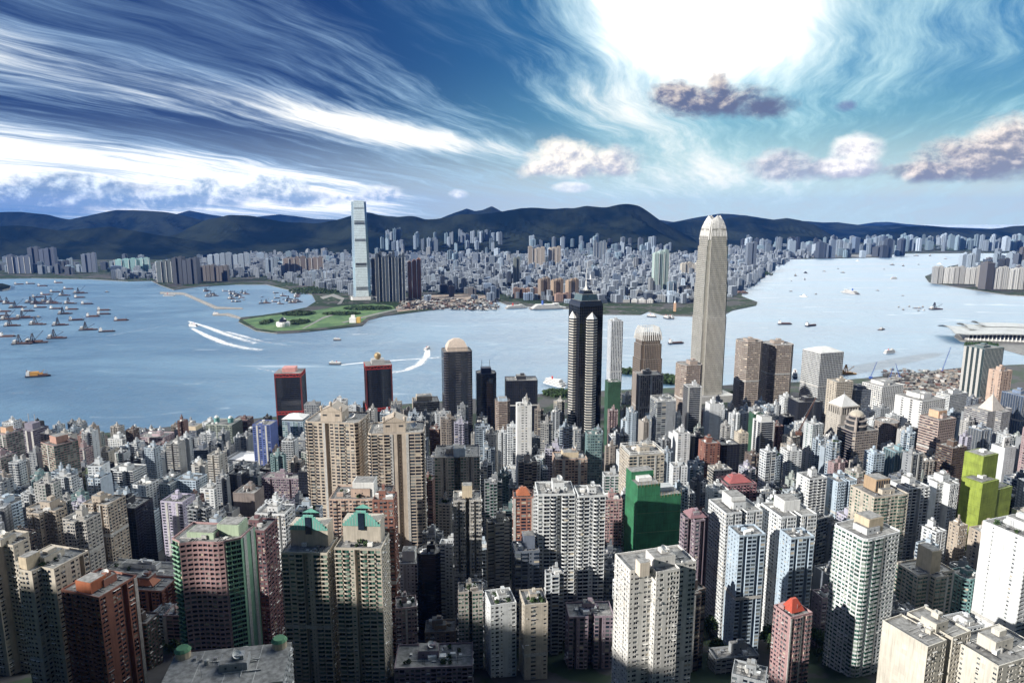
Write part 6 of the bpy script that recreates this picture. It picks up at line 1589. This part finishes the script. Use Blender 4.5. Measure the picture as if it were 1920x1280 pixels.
for (cx, cy, k) in [(20, 825, 'c'), (70, 838, 'c'), (135, 868, 'c'), (35, 898, 'b'), (25, 932, 'b'), (75, 958, 'c'), (95, 1005, 'c'), (170, 1140, 'c'), (275, 1130, 'c'), (285, 840, 'c'), (305, 868, 'b'), (210, 895, 'b'), (190, 945, 'c'), (285, 790, 'b'), (345, 772, 'b'),
        (405, 838, 'c'), (420, 878, 'b'), (415, 752, 'b'), (485, 778, 'c'), (515, 728, 'b'), (605, 760, 'c'), (600, 793, 'b'), (530, 838, 'c'), (655, 842, 'b'), (540, 882, 'b'), (490, 915, 'c'), (285, 995, 'c'), (455, 1000, 'c'), (575, 962, 'b'), (430, 1098, 'c'), (665, 1035, 'c'),
        (700, 935, 'b'), (780, 888, 'b'), (780, 918, 'b'), (320, 706, 'b'), (145, 694, 'b'), (60, 1085, 'b'), (290, 940, 't'), (250, 830, 'c'), (365, 825, 'c'), (230, 690, 'b'), (440, 682, 'b')]:
    px, py = cx/4, 360+cy/4; h = rngb.uniform(2, 22)
    if k == 'c': put(CB[rngb.integers(3)], px, py, h, group='crane barges at the western anchorage', adj='dark')
    elif k == 'b': put(CG[rngb.integers(2)], px, py, h, group='cargo boats at the western anchorage', adj='dark')
    else: put(SB[0], px, py, h, group='motor boats in the harbour', adj='dark')
put(cargo_boat(9, 1), 228, 601, 12, 'cargo boat with a white wheelhouse and rusty hold, easternmost at the anchorage')
put(cargo_boat(11, 0), 201, 622, 12, 'small dark cargo boat trailing a thin wake, southeast of the lone derrick')
put(SB[0], 201, 548, 5, group='motor boats in the harbour', adj='dark')
for i in range(46):                       # the typhoon shelter
    a = rngb.random(); 
    if i < 24: px, py = 384+78*rngb.random(), 545+22*rngb.random()+ (0)
    else: px, py = 488+82*rngb.random(), 548+22*rngb.random()+(0)
    if i < 24 and py > 548+(px-345)*.27-1: py = 546+8*rngb.random()
    k = rngb.random()
    put(CB[rngb.integers(3)] if k < .45 else (CG[rngb.integers(2)] if k < .75 else SB[0]), px, py, rngb.uniform(-30, 60), group='boats in the typhoon shelter', scale=.62, adj='rusty' if k < .5 else 'dark')
dredger = crane_barge(21, .9); dredger.name = 'dredger'
put(dredger, 1590, 701, 8, 'orange sheerlegs dredger beside the round-windowed tower', scale=.8)
for ch in dredger.children:
    for i, m_ in enumerate(ch.data.materials): ch.data.materials[i] = M['yellow']
def yellow_dredger():
    root = cargo_boat(31, 0); root.name = 'dredger'
    b = Q(); b.box(-6, 0, 3, 14, 9, 8, 4); b.box(4, 0, 3, 8, 8, 5, 4); b.bar((2, 0, 4), (12, 0, 15), .8, 4); b.build('superstructure', root, mats=HM)
    put(root, 72, 706, 16, 'ochre decked dredger alone on the open western water', scale=1.05)
yellow_dredger()
put(ferry(1, 52, 2), 318, 555, 10, 'white ferry with a red funnel by the breakwater end')
lin = ferry(2, 130, 5, 3, 'cruise_ship'); put(lin, 1593, 550, 105, 'white cruise ship steaming away up the fairway', scale=.8)
put(ferry(3, 150, 5, 3, 'cruise_ship'), 1028, 579, 14, 'white cruise ship at the ocean pier, nearer the curved hotels')
put(ferry(4, 90, 3, 3, 'ferry'), 968, 578, 18, 'white passenger ship at the westernmost ocean berth')
put(ferry(5, 60, 3, 3, 'ferry'), 1041, 722, -50, 'big white catamaran ferry below the flat black block')
put(ferry(6, 34, 2, 0, 'ferry'), 1222, 594, -30, 'dark hulled ferry at the white terminal')
put(ferry(7, 34, 2, 0, 'ferry'), 1250, 597, -70, 'dark hulled ferry pair mate, nearest clock tower, moored west')
put(ferry(8, 34, 2, 0, 'ferry'), 1258, 597, -70, 'dark hulled ferry nearest clock tower, moored east')
put(ferry(9, 34, 2, 3, 'ferry'), 362, 612, 160, 'blue and white catamaran heading west ahead of a double wake')
put(ferry(10, 24, 1, 3, 'ferry'), 405, 589, 170, 'small white hydrofoil near the rock spit')
put(ferry(11, 30, 1, 0, 'ferry'), 628, 683, 176, 'jetfoil racing west past the gold ball tower')
put(ferry(12, 30, 1, 3, 'ferry'), 801, 655, 75, 'white speedboat leading a curved wake north')
put(ferry(13, 22, 1, 0, 'ferry'), 632, 638, 175, 'low dark launch off the park shore')
put(ferry(14, 34, 2, 3, 'ferry'), 1668, 662, 20, 'white rounded ferry nearest the reclamation site')
put(ferry(15, 40, 2, 3, 'ferry'), 1676, 523, 10, 'small white ferry in the mid channel')
put(ferry(16, 70, 3, 3, 'ferry'), 1475, 489, 60, 'white ferry off the airport strip')
put(ferry(17, 40, 3, 0, 'ferry'), 1490, 706, 70, 'dark hulled ferry stern beside the brown banded drums')
put(CB[0], 1755, 580, 10, 'derrick barge working alone in the mid harbour', group='crane barges at the western anchorage')
put(CG[0], 1268, 644, 14, 'dark cargo boat crossing west of the tallest silver tower')
put(cargo_boat(41, 0), 1472, 608, 0, 'flat dark barge nearer the silver tower in the eastern harbour')
put(cargo_boat(42, 0), 1521, 611, 25, 'dark barge ahead of the flat one in the eastern harbour')
put(small_boat(43, 0, 8, 38), 1653, 618, 40, 'dark tug in the open eastern harbour')
put(small_boat(44, 0, 0, 34), 1510, 512, 80, 'tall dark tug like a sail in the fairway', scale=1.5)
for (cx, cy, s) in [(275, 657, 1), (265, 785, 1.3), (360, 768, .7), (205, 629, 1.4), (420, 596, .9), (560, 606, 1.1), (930, 549, 1.5), (1015, 556, 1.3), (820, 740, .7), (980, 864, .6), (1060, 860, .7), (1100, 873, .6), (1130, 873, .8), (1160, 864, .8), (1012, 884, .7), (1130, 891, .5), (1170, 888, .5), (20, 624, 1.6), (670, 519, 1.2), (1330, 502, 1.1), (1110, 479, 1.8), (1215, 479, 1.8), (175, 668, .7), (170, 746, .7), (525, 577, .7), (870, 580, .6), (1130, 545, .7), (1010, 778, .5), (1285, 540, 1.4)]:
    put(SB[0 if rngb.random() < .75 else 1], 1440+cx/4, 360+cy/4, rngb.uniform(0, 180), group='motor boats in the harbour', scale=s*1.25, adj='dark')

def wake(pts, w0, w1, strength=1.0):
    P = [np.array(gp(*p)) for p in pts]; seg = []
    for a, b in zip(P, P[1:]):
        m = max(1, int(np.hypot(*(b-a))/25)); seg += [a+(b-a)*i/m for i in range(m)]
    seg.append(P[-1]); S = np.array(seg); T = np.gradient(S, axis=0); T /= np.linalg.norm(T, axis=1)[:, None]; Nn = np.stack([-T[:, 1], T[:, 0]], 1)
    n = len(S); w = np.linspace(w0, w1, n)[:, None]; lanes = np.linspace(-1, 1, 8); b = Q()
    f = np.linspace(1, .45, n-1)
    for i, (l0, l1) in enumerate(zip(lanes, lanes[1:])):
        A, Bq = S+Nn*w*l0, S+Nn*w*l1; z = np.full((n, 1), .25)
        A = np.concatenate([A, z], 1); Bq = np.concatenate([Bq, z], 1)
        b.quads(np.stack([A[:-1], A[1:], Bq[1:], Bq[:-1]], 1), 0, (1-abs((l0+l1)/2)**1.6)*strength*f)
    return kind(b.build('wake_foam', mats=['foam']), 'stuff')
c4 = lambda L: [(x/4, 360+y/4) for x, y in L]
wake(c4([(1415, 970), (1560, 1015), (1700, 1068), (1920, 1135)]), 8, 32, 1.1)
wake(c4([(1440, 1022), (1550, 1078), (1700, 1140), (1850, 1172), (1960, 1185)]), 8, 34, 1.15)
wake(c4([(1690, 1048), (1800, 1075), (1960, 1120), (2150, 1150)]), 16, 22, .8)
wake(c4([(795, 1080), (1030, 1040), (1250, 1000), (1500, 932), (1600, 908)]), 5, 8, .55)
wake([(640, 684), (700, 678), (780, 673), (860, 668)], 8, 14, 1.0)
wake([(802, 656), (800, 668), (785, 684), (760, 694), (725, 700)], 10, 24, 1.25)
wake([(480, 690), (560, 705), (640, 702), (730, 694)], 10, 10, .5)
wake([(330, 722), (420, 716), (500, 712), (590, 708)], 12, 10, .42)
wake([(20, 738), (120, 730), (230, 728), (330, 722)], 14, 12, .35)
wake([(590, 645), (540, 640), (480, 634)], 6, 14, .5)
wake([(700, 646), (740, 640), (762, 634), (740, 631), (690, 634)], 4, 6, .6)
wake([(480, 668), (540, 672), (600, 680)], 8, 8, .45)
wake([(660, 627), (690, 626), (720, 628)], 8, 4, .8)
wake([(1602, 560), (1615, 575), (1640, 600), (1680, 640)], 8, 24, .3)
wake([(960, 683), (1010, 681), (1060, 680)], 3, 3, .4)
wake([(1440, 622), (1500, 614), (1560, 606)], 4, 10, .3)
wake([(1665, 540), (1700, 538), (1730, 545)], 10, 6, .6)
wake([(1010, 745), (1040, 730)], 4, 4, .4)

# ---------------------------------------------------------------- exhibition hall, site cranes, woods and trees
def exhibition():
    x, y = gp(1868, 640); root = empty('exhibition_hall', (x+60, y+30, 4), math.radians(-14)); tag(root, 'white winged exhibition hall on its own harbour island', 'exhibition hall')
    b = Q(); b.prism([(-150, -60), (160, -60), (190, 70), (-130, 70)], 0, 27, 2, 3)
    for u in np.linspace(-140, 150, 26): b.box(u, -61, 0, 3, 2, 27, 8)
    b.build('wall', root)
    b = Q(); b.box(0, -60.6, 6, 280, 1, 20, 0); b.build('glazing', root, mats=['glass'])
    for k, (s, z, yy) in enumerate(((1.0, 36, 0), (.72, 46, 10), (.5, 56, 18))):
        b = Q(); n = 12; U = np.linspace(-1, 1, n+1)
        f = lambda u, v: (u*190*s, yy+v*85*s, z*.8+12*s*(1-v*v)-abs(u)**2.2*14*s+(abs(u)**6)*10)
        V = np.linspace(-1, 1, 7)
        b.quads([[f(U[i], V[j]), f(U[i+1], V[j]), f(U[i+1], V[j+1]), f(U[i], V[j+1])] for i in range(n) for j in range(6)], 8)
        b.quads([[tuple(np.add(f(U[i], V[j]), (0, 0, -2.5))), tuple(np.add(f(U[i+1], V[j]), (0, 0, -2.5))), tuple(np.add(f(U[i+1], V[j+1]), (0, 0, -2.5))), tuple(np.add(f(U[i], V[j+1]), (0, 0, -2.5)))] for i in range(n) for j in range(6)], 8)
        b.m = [np.zeros_like(a) for a in b.m]; b.build('wing_roof', root, (.50, .53, .53))
exhibition()
def site_clutter():
    rng = np.random.default_rng(77); b = Q()
    for _ in range(420):
        x, y = gp(rng.uniform(1655, 1850), rng.uniform(696, 742)); b.box(x, y, 4.9, rng.uniform(3, 16), rng.uniform(3, 10), rng.uniform(.8, 6), int(rng.choice([0, 0, 1, 2, 2, 3])), rng.uniform(0, 3))
    for _ in range(500):
        x, y = gp(rng.uniform(750, 935), rng.uniform(562, 582)); b.box(x, y, 3.4, rng.uniform(4, 22), rng.uniform(4, 14), rng.uniform(1.5, 9), int(rng.choice([0, 0, 1, 2, 2, 3])), rng.uniform(0, 3))
    kind(b.build('site_rubble', mats=['concrete', 'trim', 'asphalt', 'rust']), 'stuff')
site_clutter()
def jib(px, py, h, lean, label, mat, az=0.3, z=4, Y=None):
    if Y: x, y, z, _ = at(px, py, Y)
    else: x, y = gp(px, py)
    root = empty('lattice_crane', (x, y, z)); tag(root, label, 'crane', 'lattice cranes on building sites')
    b = Q(); b.box(0, 0, 0, 7, 5, 5, 0); b.build('cab', root, mats=[mat])
    b = Q(); e = Vector((math.cos(az)*math.sin(lean), math.sin(az)*math.sin(lean), math.cos(lean)))*h
    for o in ((-.9, 0), (.9, 0), (0, .9)): b.bar((o[0], o[1], 4), (e.x+o[0]*.3, e.y+o[1]*.3, e.z), .45, 0)
    for k in range(12):
        f0, f1 = k/12, (k+1)/12; b.bar((-.9+e.x*f0, e.y*f0, 4+(e.z-4)*f0), (.9+e.x*f1, e.y*f1, 4+(e.z-4)*f1), .3, 0)
    b.build('boom', root, mats=[mat]); b = Q(); b.bar((-5, 0, 5), tuple(e), .2, 0); b.build('stay', root, mats=['steel'])
jib(1632, 712, 46, .35, 'blue lattice crane west of the white hotels', 'blue')
jib(1686, 712, 40, .3, 'blue lattice crane with a short jib behind the white hotels', 'blue', 2.8)
jib(1668, 714, 32, .2, 'short blue lattice crane between its two taller mates', 'blue')
jib(1766, 700, 70, .3, 'tallest blue lattice crane on the brown reclamation', 'blue')
jib(1497, 815, 56, .38, 'red lattice crane standing before the black block', 'rust', .1, Y=900)
def wood(px, py, wpx, dpx, h, n, seed, base=3.0, wx=None):
    x, y = gp(px, py); x0 = gp(px-wpx/2, py)[0]; x1 = gp(px+wpx/2, py)[0]; y0 = gp(px, py+dpx/2)[1]; y1 = gp(px, py-dpx/2)[1]
    rng = np.random.default_rng(seed); a = rng.random(n)*2*math.pi; r = np.sqrt(rng.random(n))
    X = (x0+x1)/2+r*np.cos(a)*(x1-x0)/2; Y = (y0+y1)/2+r*np.sin(a)*(y1-y0)/2; Z = base+h*(1-r**2)*rng.uniform(.6, 1, n)+rng.uniform(0, 5, n)
    c = np.stack([X, Y, Z], 1); s = rng.uniform(2.5, 6.5, (n, 1)); u = rng.normal(size=(n, 3)); v = rng.normal(size=(n, 3))
    u /= np.linalg.norm(u, axis=1)[:, None]; v /= np.linalg.norm(v, axis=1)[:, None]
    b = Q(); b.quads(np.stack([c-u*s, c+v*s, c+u*s, c-v*s], 1), 0); return kind(b.build('woods', mats=['leaf']), 'stuff')
for i, a in enumerate([(600, 545, 110, 14, 8, 2600), (560, 590, 60, 8, 5, 1100), (690, 580, 90, 6, 6, 1300), (560, 606, 40, 8, 4, 700), (1085, 486, 100, 10, 45, 3500), (1180, 530, 60, 6, 20, 1200), (810, 463, 70, 5, 40, 1600), (1750, 468, 120, 6, 60, 3000), (1425, 512, 24, 10, 6, 500), (640, 590, 70, 5, 5, 700), (1560, 470, 60, 4, 20, 900), (500, 606, 20, 8, 4, 300), (1840, 649, 60, 6, 4, 500)]):
    wood(*a[:5], n=a[5], seed=60+i)
def tree_proto(seed, h):
    rng = np.random.default_rng(seed); root = empty('street_tree', (0, 0, 0))
    b = Q(); b.lathe(0, 0, [(.45, -1), (.3, h*.35), (.12, h*.7)], 0, 7)
    for k in range(5):
        t = k*1.3; b.bar((0, 0, h*(.3+.06*k)), (math.cos(t)*h*.25, math.sin(t)*h*.25, h*(.55+.06*k)), .16, 0)
    b.build('trunk', root, mats=['trunk'])
    n = 420; cl = rng.normal(size=(9, 3)); cl /= np.linalg.norm(cl, axis=1)[:, None]; cl = cl*np.array((.26, .26, .18))*h+np.array((0, 0, h*.7)); k = rng.integers(0, 9, n)
    c = cl[k]+rng.normal(size=(n, 3))*h*.085; u = rng.normal(size=(n, 3)); v = rng.normal(size=(n, 3)); s = h*.05
    b = Q(); b.quads(np.stack([c-u*s, c+v*s, c+u*s, c-v*s], 1), 0); b.build('crown', root, mats=['leaf']); return root
TP = [tree_proto(1, 13), tree_proto(2, 10), tree_proto(3, 15)]
def trees():
    rng = np.random.default_rng(91); n = 0
    spots = [(1345, 1235), (1365, 1215), (1385, 1228), (1535, 1238), (1548, 1225), (1530, 1215), (780, 1190), (752, 1195), (1420, 1222), (1440, 1215), (245, 1225), (265, 1215), (300, 1235), (325, 1228), (1085, 1128), (1145, 1130), (1200, 1140), (1330, 1190), (885, 1170), (1045, 1120)]
    for px, py in spots:
        Y = 420.0
        for _ in range(12): 
            d = ray(px, py); t = (zt(d[0]*Y/d[1], Y)-CAMZ)/d[2]; Y = .5*Y+.5*d[1]*t
        x = d[0]*Y/d[1]
        if any((x-T[0])**2+(Y-T[1])**2 < (T[2]*.9+2)**2 for T in TOWERS): continue
        p = TP[n % 3]; o = p if id(p) not in used_protos else copy_tree(p); used_protos.add(id(p))
        o.location = (x, Y, float(zt(x, Y))); o.rotation_euler = (0, 0, rng.uniform(0, 6)); s = rng.uniform(.8, 1.25); o.scale = (s, s, s)
        lab, g = unique_label(['dark green street tree standing', 'leafy street tree in shade', 'broad green tree in the street gap'], px, py, 0, LM); tag(o, lab, 'tree', g or 'trees on the lower slope'); n += 1
    for k, p in enumerate(TP):
        if id(p) not in used_protos:
            for ch in list(p.children): bpy.data.objects.remove(ch)
            bpy.data.objects.remove(p)
    for i, a in enumerate([(1048, 742, 60, 12, 3, 900), (1250, 715, 60, 14, 4, 900), (1375, 748, 50, 10, 4, 500), (1600, 735, 60, 8, 3, 400), (1180, 700, 60, 6, 3, 500)]): wood(*a[:5], n=a[5], seed=160+i, base=4.0)
trees()

# ---------------------------------------------------------------- the air
def air():
    m = bpy.data.materials.new('haze'); m.use_nodes = True; N.tree = m.node_tree; m.node_tree.nodes.clear()
    v = m.node_tree.nodes.new('ShaderNodeVolumePrincipled'); v.inputs['Color'].default_value = (.07, .27, 1.0, 1); v.inputs['Density'].default_value = 1.15e-5; v.inputs['Anisotropy'].default_value = .2
    o = m.node_tree.nodes.new('ShaderNodeOutputMaterial'); m.node_tree.links.new(v.outputs[0], o.inputs['Volume'])
    M['haze'] = m
    b = Q(); S = 39000
    b.prism([(-22000, -2500), (22000, -2500), (22000, 27500), (-22000, 27500)], -6, 1150, 0, 0, bottom=True)
    h = kind(b.build('haze', mats=['haze']), 'stuff'); h.visible_shadow = True
air()
